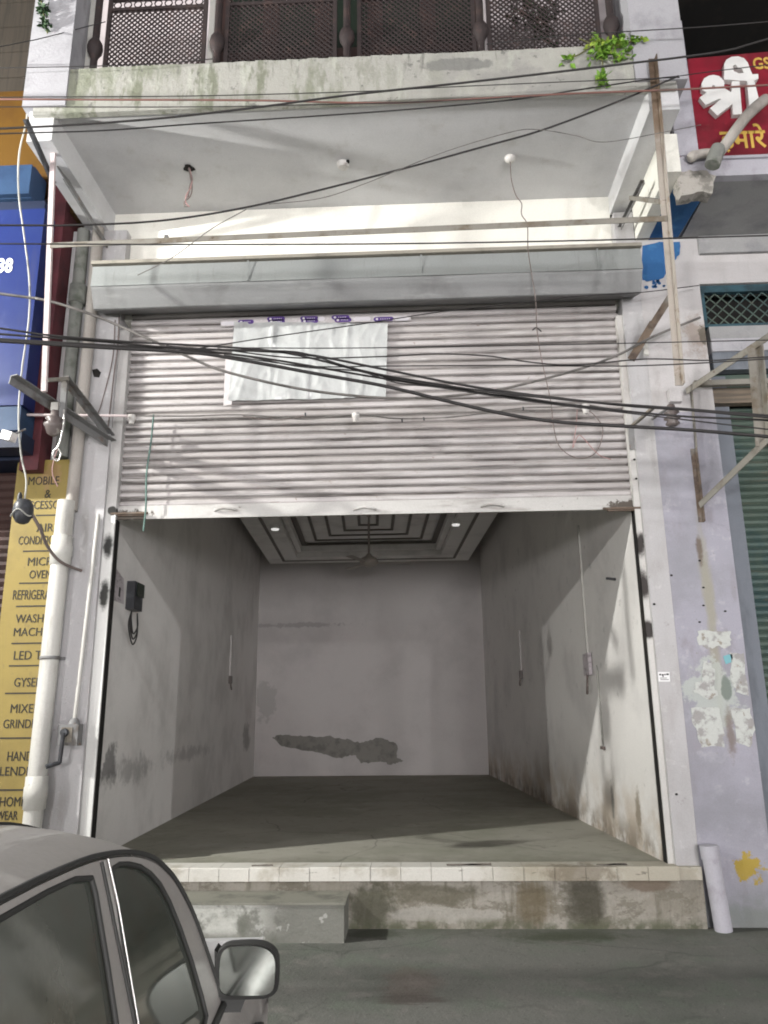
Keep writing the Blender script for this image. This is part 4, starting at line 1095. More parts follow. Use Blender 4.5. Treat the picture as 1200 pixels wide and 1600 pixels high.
# yellow list sign, turned slightly
ls = thing('list_signboard', P(40, 1000, Y=6.62), 'yellow vertical board listing appliances in black capitals beside the drain pipe', 'signboard')
LY = 6.62
MB().prism([(-3.60, LY, .35), (-3.125, LY, .35), (-3.105, LY, 3.88), (-3.60, LY, 3.88)], (0, .06, 0)).build('board', m_listsign, ls)
def ltext(txt, vis, px0, px1, py, hpx):
    q, q2, q3 = P(px0, py, Y=LY), P(px0, py - hpx, Y=LY), P(px1, py, Y=LY)
    sz_ = (q2.z - q.z) / .70
    probe = text_mesh(vis, sz_, m_black_ink, 'probe', None, (0, 0, 0))
    xs_p = [v.co.x for v in probe.data.vertices]
    wd = max(xs_p) - min(xs_p)
    bpy.data.objects.remove(probe)
    text_mesh(txt, sz_, m_black_ink, 'lettering', ls, (q.x, LY - .002, q.z), sx=(q3.x - q.x) / wd, bold=0, align='LEFT')
for a_ in (('MOBILE', 'MOB', 43, 73, 758, 13), ('&', '&', 69, 79, 778, 13), ('ACCESSORIES', 'ACCESSO', 33, 92, 796, 13), ('AIR', 'AIR', 57, 83, 831, 13), ('CONDITIONER', 'CONDITIO', 28, 83, 851, 13), ('MICRO', 'MICR', 42, 80, 884, 13), ('OVEN', 'OVEN', 45, 79, 904, 13),
           ('REFRIGERATOR', 'REFRIGERA', 19, 76, 937, 15), ('WASHING', 'WASHI', 24, 71, 973, 13), ('MACHINE', 'MACHI', 20, 68, 994, 13), ('LED TV', 'LED T', 20, 63, 1031, 14), ('GYSER', 'GYSE', 21, 54, 1073, 14), ('MIXER', 'MIXE', 15, 50, 1114, 14), ('GRINDER', 'GRIND', 4, 47, 1138, 14),
           ('HAND', 'HAN', 10, 38, 1189, 15), ('BLENDER', 'BLEND', -11, 38, 1212, 14), ('HOME', 'HOM', -2, 30, 1260, 15), ('WEAR', 'WEAR', -6, 27, 1281, 14)):
    ltext(*a_)
for (u0, u1, v) in ((36, 88, 861), (30, 80, 911), (25, 74, 947), (18, 66, 1005), (14, 62, 1040), (8, 58, 1083), (0, 50, 1153), (-8, 46, 1234), (56, 100, 805)):
    a, b_ = P(u0, v + .5, Y=LY), P(u1 + 25, v - .5, Y=LY)
    MB().box(a.x, min(b_.x, -3.13), LY - .003, LY - .001, a.z - .006, a.z + .006).build('rule_line', m_black_ink, ls)

# ---------------------------------------------------------------- right neighbour
rn = thing('neighbour_building', (3.5, 6.7, 0), 'lilac pillared neighbouring building with grey slab and dark opening above', 'building')
MB().box(2.166, 2.72, 6.70, 7.1, 0, 4.22).build('pillar', m_purple, rn)
MB().box(2.166, 2.72, 6.70, 7.1, 4.22, 5.985).build('wall', m_upwall, rn)
MB().box(2.72, 7, 6.70, 7.1, 5.50, 5.985).build('wall', m_upwall, rn)
MB().box(2.60, 7, 5.88, 7.1, 5.99, 6.02).build('slab_soffit', m_greyslab, rn)
MB().box(2.75, 7, 6.66, 6.699, 5.80, 5.985).build('slab_haunch', m_greyslab, rn)
MB().box(2.30, 7, 5.80, 5.879, 5.99, 6.19).build('slab_edge', m_lilacedge, rn)
MB().box(2.30, 7, 5.88, 7.1, 6.021, 6.19).build('slab_top', m_lilacedge, rn)
MB().box(2.295, 2.48, 5.78, 5.84, 6.191, 7.6).build('wall_strip', m_lilacedge, rn)
rk = MB()
rk.prism(jag([(2.29, 5.785, 5.80), (2.42, 5.785, 5.83), (2.55, 5.785, 5.81), (2.60, 5.785, 5.98), (2.50, 5.785, 6.04), (2.38, 5.785, 6.05), (2.29, 5.785, 6.0)], .018, 3), (0, .13, 0))
rk.build('broken_corner', m_concrete, rn)
# blue painted strip under the slab and down the wall
MB().prism([(2.292, 5.90, 5.989), (2.598, 5.90, 5.989), (2.56, 6.699, 5.989), (2.292, 6.699, 5.989)], (0, 0, -.004)).build('blue_soffit_strip', m_blue, rn)
bl = [P(u, v, Y=6.697) for u, v in ((1004, 384), (1030, 378), (1062, 378), (1062, 396), (1057, 404), (1048, 415), (1046, 420), (1038, 432), (1030, 437), (1012, 440), (1004, 438))]
MB().prism(rough(bl, .008, 3), (0, -.003, 0)).build('blue_paint_patch', m_blue, rn)
for k in range(14):
    q = P(random.uniform(1008, 1038), random.uniform(438, 450), Y=6.698)
    r_ = random.uniform(.006, .02)
    MB().prism([q + Vector((r_ * math.cos(a) * random.uniform(.7, 1.3), 0, r_ * math.sin(a))) for a in [j * math.pi / 4 for j in range(8)]], (0, -.002, 0)).build('paint_fleck', m_blue, rn)
# dark opening over the red sign
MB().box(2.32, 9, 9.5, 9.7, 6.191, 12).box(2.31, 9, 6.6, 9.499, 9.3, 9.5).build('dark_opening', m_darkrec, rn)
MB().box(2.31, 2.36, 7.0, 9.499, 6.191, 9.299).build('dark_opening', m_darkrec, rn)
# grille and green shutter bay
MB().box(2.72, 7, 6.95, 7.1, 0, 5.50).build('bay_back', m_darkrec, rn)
MB().box(2.721, 2.89, 6.80, 6.949, .0, 4.6).build('shutter_guide', m_bluegrey, rn)
gr = MB()
gr.box(2.73, 7, 6.72, 6.78, 5.42, 5.49)
gr.box(2.73, 2.76, 6.72, 6.78, 5.06, 5.42)
gr.box(2.76, 7, 6.72, 6.78, 5.06, 5.09)
gfr = gr.build('grille_frame', m_teal, rn)
lat = MB()
xk = 2.76
while xk < 4.4:
    for r0 in range(3):
        z0 = 5.09 + r0 * .11
        lat.bar((xk, 6.75, z0), (xk + .055, 6.75, z0 + .055), .01, .006, (0, 1, 0))
        lat.bar((xk + .055, 6.753, z0 + .055), (xk, 6.753, z0 + .11), .01, .006, (0, 1, 0))
        lat.bar((xk + .11, 6.75, z0), (xk + .055, 6.75, z0 + .055), .01, .006, (0, 1, 0))
        lat.bar((xk + .055, 6.753, z0 + .055), (xk + .11, 6.753, z0 + .11), .01, .006, (0, 1, 0))
    xk += .11
lat.build('lattice', m_green, gfr)
MB().box(2.76, 7, 6.70, 6.80, 4.93, 5.055).build('hood_panel', m_greyslab, rn)
MB().box(2.76, 7, 6.69, 6.80, 4.80, 4.926).build('hood_panel', m_colm, rn)
MB().box(2.76, 7, 6.70, 6.80, 4.62, 4.797).build('hood_panel', m_bluegrey, rn)
MB().box(2.76, 7, 6.82, 6.94, 4.45, 4.62).build('hood_recess_strip', m_green, rn)  # green strip set back below the hood panels
MB().box(2.60, 7, 6.71, 6.80, 4.30, 4.445).build('timber_strip', m_brownstrip, rn)
g0 = MB().add([(2.89, 6.93, 0), (7, 6.93, 0), (7, 6.905, .02), (2.89, 6.905, .02), (7, 6.905, .045), (2.89, 6.905, .045), (7, 6.93, .066), (2.89, 6.93, .066)], [(0, 1, 2, 3), (3, 2, 4, 5), (5, 4, 6, 7)]).build('green_slat', m_green, rn)
g0.location = Vector((0, 0, .12))
off_ = Vector(rn.location)
for v in g0.data.vertices:
    pass
for k in range(1, 63):
    o = g0.copy()
    COL.objects.link(o)
    o.parent = rn
    o.location = Vector((0, 0, .12 + k * .067))
# red sign with the big word
rs = thing('red_signboard', (3.1, 5.8, 6.2), 'red shop signboard with big white Hindi lettering above the grey slab', 'signboard')
RY = 5.80
MB().prism([P(u, v, Y=RY) for u, v in ((1074, 92), (1320, 70), (1320, 238), (1083, 246))], (0, .08, 0)).build('board', m_red, rs)
MB().bar(P(1083, 249, Y=RY - .01), P(1320, 240, Y=RY - .01), .03, .025).build('edge_strip', m_lilacedge, rs)
def zc(x, y):
    return P(980 + x / 5.4545, 60 + y / 5.4545, Y=RY - .004)
def bigl(poly, hole=None, d=.045):
    return MB().prism([zc(*p_) for p_ in poly], (0, -d, 0), [[zc(*p_) for p_ in hole]] if hole else ()).build('letter', m_whitelet, rs)
bigl([(622, 470), (618, 420), (640, 375), (680, 352), (720, 345), (765, 355), (795, 378), (812, 415), (808, 455), (870, 492), (876, 400), (940, 400), (962, 678), (884, 682), (880, 592), (752, 690), (690, 628), (786, 548), (765, 548), (652, 600), (602, 537), (662, 495)],
     [(704, 450), (708, 436), (722, 432), (732, 440), (732, 458), (720, 466), (708, 462)])
bigl([(806, 388), (808, 255), (828, 220), (870, 198), (925, 193), (975, 208), (1008, 248), (1030, 310), (1046, 345), (1095, 343), (1098, 382), (1062, 400), (1110, 590), (1062, 640), (1022, 645), (1000, 402)],
     [(880, 275), (905, 262), (925, 290), (960, 300), (972, 335), (930, 338), (890, 318)], .052)
text_mesh('GST', .17, m_yellowlet, 'lettering', rs, P(1177, 108, Y=RY - .003), sx=.75, bold=.003, align='LEFT')
text_mesh('हमारे यहाँ', .26, m_yellowlet, 'lettering', rs, P(1128, 232, Y=RY - .003), sx=.80, bold=.004, align='LEFT')
# curved pipe in front of the sign
cp = thing('curved_pipe', P(1125, 235, Y=5.5), 'bent grey pipe rising in front of the red signboard', 'pipe')
MB().tube(curve_pts([P(u, v, Y=y) for u, v, y in ((1113, 250, 5.72), (1124, 238, 5.62), (1138, 220, 5.56), (1150, 203, 5.54), (1168, 180, 5.55), (1184, 165, 5.62), (1195, 156, 5.7))], 8), [.045] * 33 + [.047] * 16, 14).build('pipe', m_pipeold, cp)
MB().tube(curve_pts([P(u, v, Y=5.6) for u, v in ((1113, 258), (1119, 240), (1123, 232))], 6), .062, 14).build('collar', m_pipedark, cp)
sa = tag(MB().tube(curve_pts([P(u, v, Y=5.74) for u, v in ((1078, 249), (1085, 243), (1100, 240), (1118, 240))], 5), [.03, .04, .045, .045, .045, .045, .04, .04, .04, .04, .04, .04, .04, .04, .04, .03], 10).build('cloth_bundle', m_pipeold), 'pale rolled bundle lying left of the curved pipe', 'bundle')
# pipe stub at lower right
p = P(1122, 1445, Z=0)
ps_ = thing('pipe_stub', (2.255, 6.63, 0), 'short upright grey plastic pipe at the foot of the lilac pillar', 'pipe')
MB().tube([(2.262, 6.60, 0), (2.225, 6.61, .56)], .065, 16).build('pipe', m_lilacedge, ps_)
MB().tube([(2.228, 6.61, .50), (2.222, 6.612, .60)], .070, 16).build('socket', m_lilacedge, ps_)
# torn posters and stickers
def poster(pts, label, mat=m_poster, amp=.012):
    o = MB().prism(rough([P(u, v, Y=6.698) for u, v in pts], amp, 4), (0, -.003, 0)).build('torn_poster', mat)
    return tag(o, label, 'poster', 'torn posters on the lilac pillar')
poster([(1090, 986), (1140, 986), (1143, 1000), (1137, 1012), (1118, 1010), (1106, 1014), (1092, 1008)], 'torn paper remnant uppermost on the lilac pillar')
poster([(1098, 1032), (1108, 1036), (1117, 1048), (1116, 1075), (1122, 1088), (1105, 1092), (1085, 1082), (1086, 1068), (1098, 1064), (1096, 1050)], 'curling white torn poster in the middle of the lilac pillar')
poster([(1140, 1020), (1162, 1020), (1170, 1088), (1150, 1082), (1141, 1060)], 'pale torn poster at the right edge of the lilac pillar')
poster([(1080, 1106), (1124, 1106), (1130, 1140), (1132, 1168), (1096, 1168), (1090, 1150), (1082, 1130)], 'square torn poster lowest on the left of the lilac pillar')
poster([(1142, 1108), (1172, 1106), (1180, 1140), (1172, 1168), (1150, 1160)], 'torn poster strip lowest on the right of the lilac pillar')
poster([(1130, 1025), (1143, 1022), (1146, 1034), (1134, 1038)], 'small aqua scrap of paper on the lilac pillar', m_aqua, .003)
sk_ = thing('sticker', P(1036, 1057, Y=6.695), 'small white sticker with black marks on the right white pillar', 'sticker')
MB().prism([P(u, v, Y=6.698) for u, v in ((1028, 1050), (1046, 1050), (1047, 1065), (1029, 1065))], (0, -.002, 0)).build('paper', m_sticker, sk_)
for (u0, u1, v, h_px) in ((1030, 1033, 1054, 2.4), (1034, 1037, 1054.5, 2.4), (1038, 1040, 1054, 2.2), (1041, 1045, 1053.5, 2.4), (1031, 1042, 1059.5, .8), (1032, 1045, 1062, .8), (1035, 1037, 1057, 1.5)):
    a, b_ = P(u0, v, Y=6.695), P(u1, v, Y=6.695)
    MB().box(a.x, b_.x, 6.6945, 6.6955, a.z - h_px * .0028, a.z + h_px * .0028).build('mark', m_black_ink, sk_)
for (u, v) in ((1093, 876), (1099, 918), (1099, 946), (1133, 955), (1093, 972)):
    q = P(u, v, Y=6.698)
    MB().prism([q + Vector((.012 * math.cos(a), 0, .008 * math.sin(a))) for a in [j * math.pi / 3 for j in range(6)]], (0, -.004, 0)).build('nail_hole', m_darkrec, rn)
for (u, v) in ((991, 718), (994, 748), (1049, 899), (1022, 944), (1057, 1241)):
    q = P(u, v, Y=6.698)
    MB().prism([q + Vector((.012 * math.cos(a), 0, .010 * math.sin(a))) for a in [j * math.pi / 3 for j in range(6)]], (0, -.004, 0)).build('nail_hole', m_darkrec, shop)

# ---------------------------------------------------------------- fittings inside the room
# meter box and notice on left wall
q = wallP(203, 930, -2.755)
mb_ = thing('meter_box', q, 'small dark meter box with looped wires on the left room wall', 'meter box')
MB().box(q.x + .002, q.x + .09, q.y - .12, q.y + .11, q.z - .15, q.z + .12).build('case', m_black, mb_)
MB().box(q.x + .101, q.x + .106, q.y - .09, q.y + .10, q.z - .02, q.z + .11).build('window', m_greenpane, mb_)
for k in range(3):
    pts = [q + Vector((.06, -.09, -.17)), q + Vector((.09, -.16 - .03 * k, -.26 - .03 * k)), q + Vector((.08, -.06, -.38 - .05 * k)), q + Vector((.08, .05, -.30 - .04 * k)), q + Vector((.06, .07, -.17))]
    MB().tube(curve_pts(pts, 6), .007, 6).build('wire', m_cable, mb_)
wn_ = [wallP(u, v, -2.753) for u, v in ((179, 885), (193, 905), (193, 944), (177, 938))]
nt_ = thing('paper_notice', wn_[0], 'faded paper notice on the left wall beside the meter box', 'notice')
MB().prism(wn_, (.003, 0, 0)).build('paper', m_notice, nt_)
MB().prism([wallP(u, v, -2.749) for u, v in ((186.5, 917), (188.5, 919), (187, 933), (185, 931))], (.002, 0, 0)).build('mark', m_black_ink, nt_)
# switch boards + conduits on the walls
def switch(u, v, ut, vt, x0_, label, big=1, cat='switch board'):
    q = wallP(u, v, x0_)
    s_ = 1 if x0_ < 0 else -1
    t = thing('switch_board', q, label, cat)
    MB().box(min(q.x + .002 * s_, q.x + .04 * s_), max(q.x + .002 * s_, q.x + .04 * s_), q.y - .07 * big, q.y + .07 * big, q.z - .06 * big, q.z + .06 * big).build('plate', m_brownceramic if big < 1.5 else m_notice, t)
    MB().tube(curve_pts([q + Vector((.03 * s_, 0, -.05 * big)), q + Vector((.05 * s_, -.05, -.12 * big)), q + Vector((.04 * s_, .03, -.16 * big))], 5), .012, 6).build('loose_wire', m_wirethin, t)
    top = wallP(ut, vt, x0_)
    MB().bar(q + Vector((.012 * s_, 0, .06 * big)), Vector((skx(x0_, q.y) + .012 * s_, q.y, top.z)), .035, .02, (1, 0, 0)).build('conduit', m_pvc if big > 1.5 else m_room_b, t)
    return t
switch(358, 1062, 355, 990, -2.755, 'small open switch point with conduit on the left room wall')
switch(816, 1054, 812, 985, 1.93, 'small switch point deep on the right room wall')
switch(921, 1038, 895, 830, 1.93, 'open switch board at the end of a conduit on the right room wall', 1.9)
q0 = wallP(944, 1166, 1.93)
q1 = wallP(930, 1040, 1.93)
t = thing('wall_cable', q0, 'thin cable and nail down the bright part of the right room wall', 'cable')
MB().tube([Vector((q0.x - .012, q0.y, q0.z)), Vector((q0.x - .012, q0.y, q1.z))], .008, 6).build('cable', m_cablewhite, t)
MB().box(q0.x - .03, q0.x, q0.y - .05, q0.y + .05, q0.z - .03, q0.z).build('end_cap', m_wirethin, t)
q0 = wallP(962, 905, 1.93)
t = tag(MB().tube([q0 + Vector((0, 0, 0)), q0 + Vector((-.09, .0, .01))], .012, 8).build('wall_peg', m_black), 'dark peg sticking out of the right wall near the shutter', 'peg')
# ceiling fan
fp = Vector((skx(-.42, 12.6), 12.6, 0))
fn = thing('ceiling_fan', Vector((fp.x, fp.y, 4.97)), 'brown ceiling fan on a short rod in the tray ceiling', 'ceiling fan')
MB().tube([(fp.x, fp.y, 4.97), (fp.x, fp.y, 4.08)], .018, 8).build('rod', m_fan, fn)
MB().lathe((fp.x, fp.y, 4.02), [(.03, .16), (.06, .12), (.13, .08), (.16, .02), (.15, -.02), (.08, -.05), (.03, -.06)], 18).build('motor', m_fan, fn)
MB().lathe((fp.x, fp.y, 4.88), [(.03, -.08), (.07, .0), (.06, .08)], 14).build('canopy', m_fan, fn)
for k in range(3):
    a = .12 + k * 2 * math.pi / 3
    d = Vector((math.cos(a), math.sin(a), 0))
    s_ = Vector((-math.sin(a), math.cos(a), 0))
    c0 = Vector((fp.x, fp.y, 4.02))
    MB().prism([c0 + d * .16 - s_ * .03, c0 + d * .30 - s_ * .065, c0 + d * .66 - s_ * .075, c0 + d * .68 + s_ * .05, c0 + d * .30 + s_ * .055, c0 + d * .16 + s_ * .03], (0, 0, .008)).build('blade', m_fan, fn)
for (u, v, zz, lab) in ((430, 821, ZC, 'round white downlight at the left of the tray ceiling'), (712, 814, ZC, 'round white downlight at the right of the tray ceiling'), (655, 853, ZC + .24, 'round downlight inside the tray near the back wall')):
    q = P(u, v, Z=zz - .002)
    t = thing('downlight', q, lab, 'downlight', 'downlights in the shop ceiling')
    MB().lathe(q, [(.085, 0), (.088, -.02), (.072, -.06)], 18).build('rim', m_lightcap, t)
    MB().lathe(q + Vector((0, 0, -.061)), [(.07, 0), (.06, -.02)], 18).build('lens', m_litlens, t)

# ---------------------------------------------------------------- overhead cables
def cable(pts, Y0, Y1, wpx, label, mat=None, name='overhead_cable', ext=(1, 1)):
    n = len(pts)
    X0, X1 = pts[0][0], pts[-1][0]
    P3 = []
    for (u, v) in pts:
        y = Y0 + (Y1 - Y0) * (u - X0) / (X1 - X0)
        P3.append(P(u, v, Y=y))
    if ext[0]:
        P3.insert(0, P3[0] + (P3[0] - P3[1]).normalized() * 2.5)
    if ext[1]:
        P3.append(P3[-1] + (P3[-1] - P3[-2]).normalized() * 2.5)
    r = wpx / 2 * ((Y0 + Y1) / 2) / FPX * .92
    o = MB().tube(curve_pts(P3, 8), r, 7).build(name, mat or m_cable)
    return tag(o, label, 'cable', 'cables strung across the facade')
cable([(0, 73), (60, 61), (130, 43), (165, 34)], 5.2, 5.5, 2, 'short thin cable rising to the left end of the railing', ext=(1, 0))
cable([(0, 106), (120, 104), (240, 100), (332, 92)], 5.3, 5.35, 2, 'thin cable across the foot of the left lattice panel', ext=(1, 0))
cable([(0, 155), (200, 156), (400, 157), (600, 161), (750, 154), (900, 146), (1060, 140), (1200, 133)], 5.2, 5.2, 4, 'reddish brown cable along the underside of the balcony fascia', m_cablered)
cable([(0, 152), (300, 150), (560, 143), (700, 136), (880, 128), (1062, 121)], 5.15, 5.3, 2, 'thin black cable just above the reddish one', ext=(1, 0))
cable([(0, 167), (300, 167), (520, 163), (600, 161), (740, 156), (800, 152)], 5.1, 5.15, 2, 'thin black cable just below the reddish one', ext=(1, 0))
cable([(0, 201), (100, 196), (250, 185), (400, 168), (550, 148), (700, 132), (850, 115), (1000, 97), (1060, 90), (1140, 78), (1210, 58)], 5.0, 5.0, 4.5, 'thick black cable climbing across the fascia to the pole top')
cable([(0, 209), (160, 204), (300, 194), (500, 181), (650, 170), (800, 156), (900, 141), (1000, 126), (1060, 119)], 5.05, 5.3, 3, 'black cable under the thick one, ending beside the pole', ext=(1, 0))
cable([(0, 352), (110, 352), (250, 345), (380, 325), (500, 297), (640, 261), (760, 228), (845, 204), (950, 165), (1060, 119)], 5.0, 5.25, 4, 'black cable rising diagonally over the soffit to the pole', ext=(1, 0))
cable([(420, 319), (500, 310), (570, 287), (690, 239), (800, 206), (845, 203), (900, 212), (945, 222), (1040, 206), (1095, 195)], 4.98, 5.3, 1.6, 'hair thin wire hanging along the diagonal cable', m_cable2, ext=(0, 0))
cable([(215, 430), (270, 402), (330, 358), (385, 327)], 5.2, 5.05, 1.8, 'short slack wire dropping from the diagonal cable to the hood', m_cable2, ext=(0, 0))
cable([(0, 381), (300, 382), (600, 381), (900, 376), (1200, 368)], 5.1, 5.1, 3, 'straight black cable level with the top of the hood')
cable([(0, 459), (60, 467), (110, 480), (170, 502), (240, 533), (300, 560), (350, 580), (450, 604), (540, 617), (640, 622), (760, 612), (880, 584), (960, 557), (1020, 526), (1094, 496)], 5.6, 6.5, 5, 'faded grey cable sagging deeply across the shutter', m_cable2, ext=(1, 0))
cable([(0, 513), (70, 523), (200, 534), (330, 541), (450, 552), (600, 588), (700, 604), (900, 626), (1060, 638), (1210, 650)], 4.7, 4.9, 4, 'uppermost black strand of the main cable bundle')
cable([(0, 522), (150, 533), (300, 547), (420, 561), (560, 585), (650, 599), (800, 621), (940, 638), (1060, 650), (1210, 657)], 4.72, 4.95, 4, 'second black strand of the main cable bundle')
cable([(0, 530), (200, 541), (330, 546), (470, 553), (600, 577), (750, 606), (960, 632), (1080, 641), (1210, 653)], 4.75, 4.9, 4.5, 'tightly twisted black strand in the main cable bundle')
cable([(0, 533), (160, 543), (300, 551), (380, 563), (500, 585), (600, 603), (700, 627), (780, 645), (860, 658), (960, 665), (1080, 672), (1210, 683)], 4.65, 4.8, 6.5, 'thickest lowest black cable crossing the shutter')
cable([(190, 537), (320, 546), (400, 548), (470, 551), (540, 572), (600, 586), (660, 596), (760, 612), (880, 631)], 4.68, 4.85, 3, 'loose black strand parting from the bundle over the plastic sheet', ext=(0, 0))
cable([(260, 540), (380, 556), (470, 573), (560, 580), (620, 598), (690, 606), (820, 626), (960, 643), (1210, 672)], 4.7, 4.95, 2.6, 'thin black strand weaving below the bundle', ext=(0, 1))
cable([(300, 546), (420, 527), (560, 507), (690, 487), (800, 475), (900, 463), (1000, 457), (1092, 446)], 5.0, 6.6, 2, 'thin black cable rising right across the plastic sheet to the grille', ext=(0, 0))
cable([(340, 543), (480, 544), (620, 543), (900, 538), (1210, 531)], 4.9, 5.0, 2, 'thin straight cable over the plastic sheet top', ext=(0, 1))
cable([(340, 545), (460, 559), (600, 557), (680, 553), (760, 556), (830, 566), (900, 570), (1010, 561), (1110, 563), (1210, 557)], 4.9, 5.0, 2.6, 'wavy black cable across the middle of the shutter', ext=(0, 1))
cable([(350, 555), (480, 572), (600, 572), (760, 571), (940, 572), (1010, 571), (1100, 567), (1210, 560)], 4.95, 5.0, 2.4, 'level black cable just below the wavy one', ext=(0, 1))
cable([(760, 69), (880, 56), (1000, 48), (1100, 42), (1210, 33)], 5.3, 5.2, 2.2, 'thin cable leaving the right lattice panel past the column', ext=(0, 1))
cable([(1060, 119), (1110, 112), (1210, 100)], 5.3, 5.2, 2, 'thin black cable in front of the big Hindi letter', ext=(0, 1))

# ---------------------------------------------------------------- parked car (seen from its right rear quarter)
TH = math.radians(5.2)
fwd = Vector((-math.sin(TH), math.cos(TH), 0))
rgt = Vector((math.cos(TH), math.sin(TH), 0))
org = Vector((-.60, 1.56, 0)) - rgt * .62
car = thing('parked_car', org, 'dusty grey car parked nose in at the lower left with its door mirror out', 'car')
car.rotation_euler = (0, 0, TH)
TUM = .30
def xs_(z):
    return .62 + TUM * (1.30 - z)
def cbuild(mb, name, mat, parent=car, rc=True):
    return mb.build(name, mat, parent, local=True, recalc=rc)
GUT = [(-1.95, .93), (-1.80, .98), (-1.62, 1.12), (-1.40, 1.25), (-1.15, 1.325), (-.8, 1.357), (-.4, 1.365), (-.1, 1.358), (.05, 1.347), (.2, 1.328), (.32, 1.304), (.41, 1.278), (.48, 1.246), (.54, 1.212), (.60, 1.160), (.65, 1.10), (.69, 1.02), (.725, .94), (.755, .875)]
def arcp(g0, k, nx=8):
    s, z = g0
    fr = max(0, (s - .15) / .6)
    bk = max(0, (-1.1 - s) / .85)
    cs = s + .17 * fr * fr - .16 * bk
    czv = z + .062 * (1 - .4 * fr)
    out = []
    for i in range(-nx, nx + 1):
        u = i / nx
        e = 1 - abs(u) ** 2.4
        out.append(Vector((xs_(z) * u, s + (cs - s) * e, z + (czv - z) * (1 - abs(u) ** 4.5))))
    return out
GS = [tuple(Vector((p.x, p.y))) for p in curve_pts([Vector((a, c_, 0)) for a, c_ in GUT], 3)]
def loft(rows):
    m = MB()
    n = len(rows[0])
    m.add([v for r_ in rows for v in r_], [(i * n + k, i * n + k + 1, (i + 1) * n + k + 1, (i + 1) * n + k) for i in range(len(rows) - 1) for k in range(n - 1)], True)
    return m
rows = [arcp(g_, 0) for g_ in GS]
cut1 = next(i for i, g_ in enumerate(GS) if g_[0] > .43)
cut0 = next(i for i, g_ in enumerate(GS) if g_[0] > -1.30)
cbuild(loft(rows[cut0:cut1 + 1]), 'roof', m_car)
def sub(r_, a, b_):
    return r_[a:b_]
cbuild(loft([r_[1:-1] for r_ in rows[cut1:]]), 'windscreen', m_glass)
for sl in ((0, 2), (-2, None)):
    cbuild(loft([r_[sl[0]:sl[1]] for r_ in rows[cut1:]]), 'windscreen_pillar', m_car)
cbuild(loft(rows[:cut0 + 1]), 'rear_window', m_glass)
# roof gutter moulding, both sides
for sg in (1, -1):
    cbuild(MB().tube([(sg * (xs_(z) + .004), s, z - .002) for s, z in GS[cut0 - 4:]], .0055, 6), 'gutter', m_rubber)
# crease lines on the roof
for sg in (1, -1):
    cbuild(MB().tube([(r_[8 + sg * 5].x, r_[8 + sg * 5].y, r_[8 + sg * 5].z + .001) for r_ in rows[cut0 + 2:cut1 - 1]], .005, 6), 'roof_strip', m_rubber)
BELT = .862
def side_pt(s, z, out=0):
    return lambda sg: Vector((sg * (xs_(z) + out), s, z))
upper = [(s, z - .012) for s, z in GS if -1.62 <= s <= .745]
def gz(s):
    for (a, za), (b_, zb) in zip(GS, GS[1:]):
        if a <= s <= b_:
            return za + (zb - za) * (s - a) / (b_ - a)
    return GS[-1][1]
front_win = [(.085, 1.312), (.14, 1.312), (.20, 1.302), (.28, 1.283), (.35, 1.256), (.41, 1.222), (.46, 1.172), (.505, 1.10), (.54, 1.02), (.56, .94), (.56, .895), (.50, .885), (-.02, .885), (-.006, 1.0), (.03, 1.17)]
rear_win = [(-.035, 1.318), (-.12, 1.332), (-.25, 1.337), (-.45, 1.338), (-.62, 1.332), (-.78, 1.315), (-.80, 1.20), (-.80, .885), (-.10, .885), (-.075, 1.0), (-.045, 1.17), (-.02, 1.29)]
qtr_win = [(-.86, 1.30), (-.98, 1.285), (-1.12, 1.235), (-1.24, 1.15), (-1.24, .90), (-.86, .89)]
def strip(poly_s0, poly_s1):
    return [(s, z) for s, z in upper if poly_s0 <= s <= poly_s1]
def door_frame(s0, s1, win, name, sg):
    top = [(s0, gz(s0) - .012)] + strip(s0 + .005, s1 - .005) + [(s1, max(gz(s1) - .012, BELT + .003))]
    outline = [(s0, BELT)] + top + [(s1, BELT)]
    o3 = [side_pt(s, z)(sg) for s, z in outline]
    w3 = [side_pt(s, z)(sg) for s, z in win]
    return cbuild(MB().prism(o3, (-.03 * sg, 0, 0), [w3]), name, m_car)
for sg in (1, -1):
    fd = door_frame(.028, .735, [(max(s, .05), z) for s, z in front_win], 'front_door', sg)
    rd = door_frame(-.83, .022, [(min(s, -.03), z) for s, z in rear_win], 'rear_door', sg)
    qd = door_frame(-1.50, -.836, qtr_win, 'rear_pillar', sg)
    for win, pr in ((front_win, fd), (rear_win, rd), (qtr_win, qd)):
        w_ = [(max(s, .05) if win is front_win else min(s, -.03) if win is rear_win else s, z) for s, z in win]
        cbuild(MB().prism([side_pt(s, z, -.007)(sg) for s, z in w_], (-.006 * sg, 0, 0)), 'window', m_glass, pr)
        pts = [side_pt(s, z, -.002)(sg) for s, z in w_]
        cbuild(MB().tube(pts + [pts[0]], .0055, 6), 'window_seal', m_rubber, pr)
    cbuild(MB().tube([side_pt(s, z, .004)(sg) for s, z in ((.062, 1.335), (.066, 1.25), (.05, 1.14), (.03, 1.0), (.012, .87))], .0022, 6), 'chrome_strip', m_chrome, fd)
    cbuild(MB().tube([side_pt(s, z, .002)(sg) for s, z in ((.026, 1.335), (.024, 1.2), (.024, 1.0), (.024, .865))], .004, 6), 'door_gap', m_rubber, rd)
    cbuild(MB().tube([side_pt(s, BELT + .002, .004)(sg) for s in (-.83, -.4, 0, .4, .735)], .010, 6), 'belt_seal', m_rubber, fd)
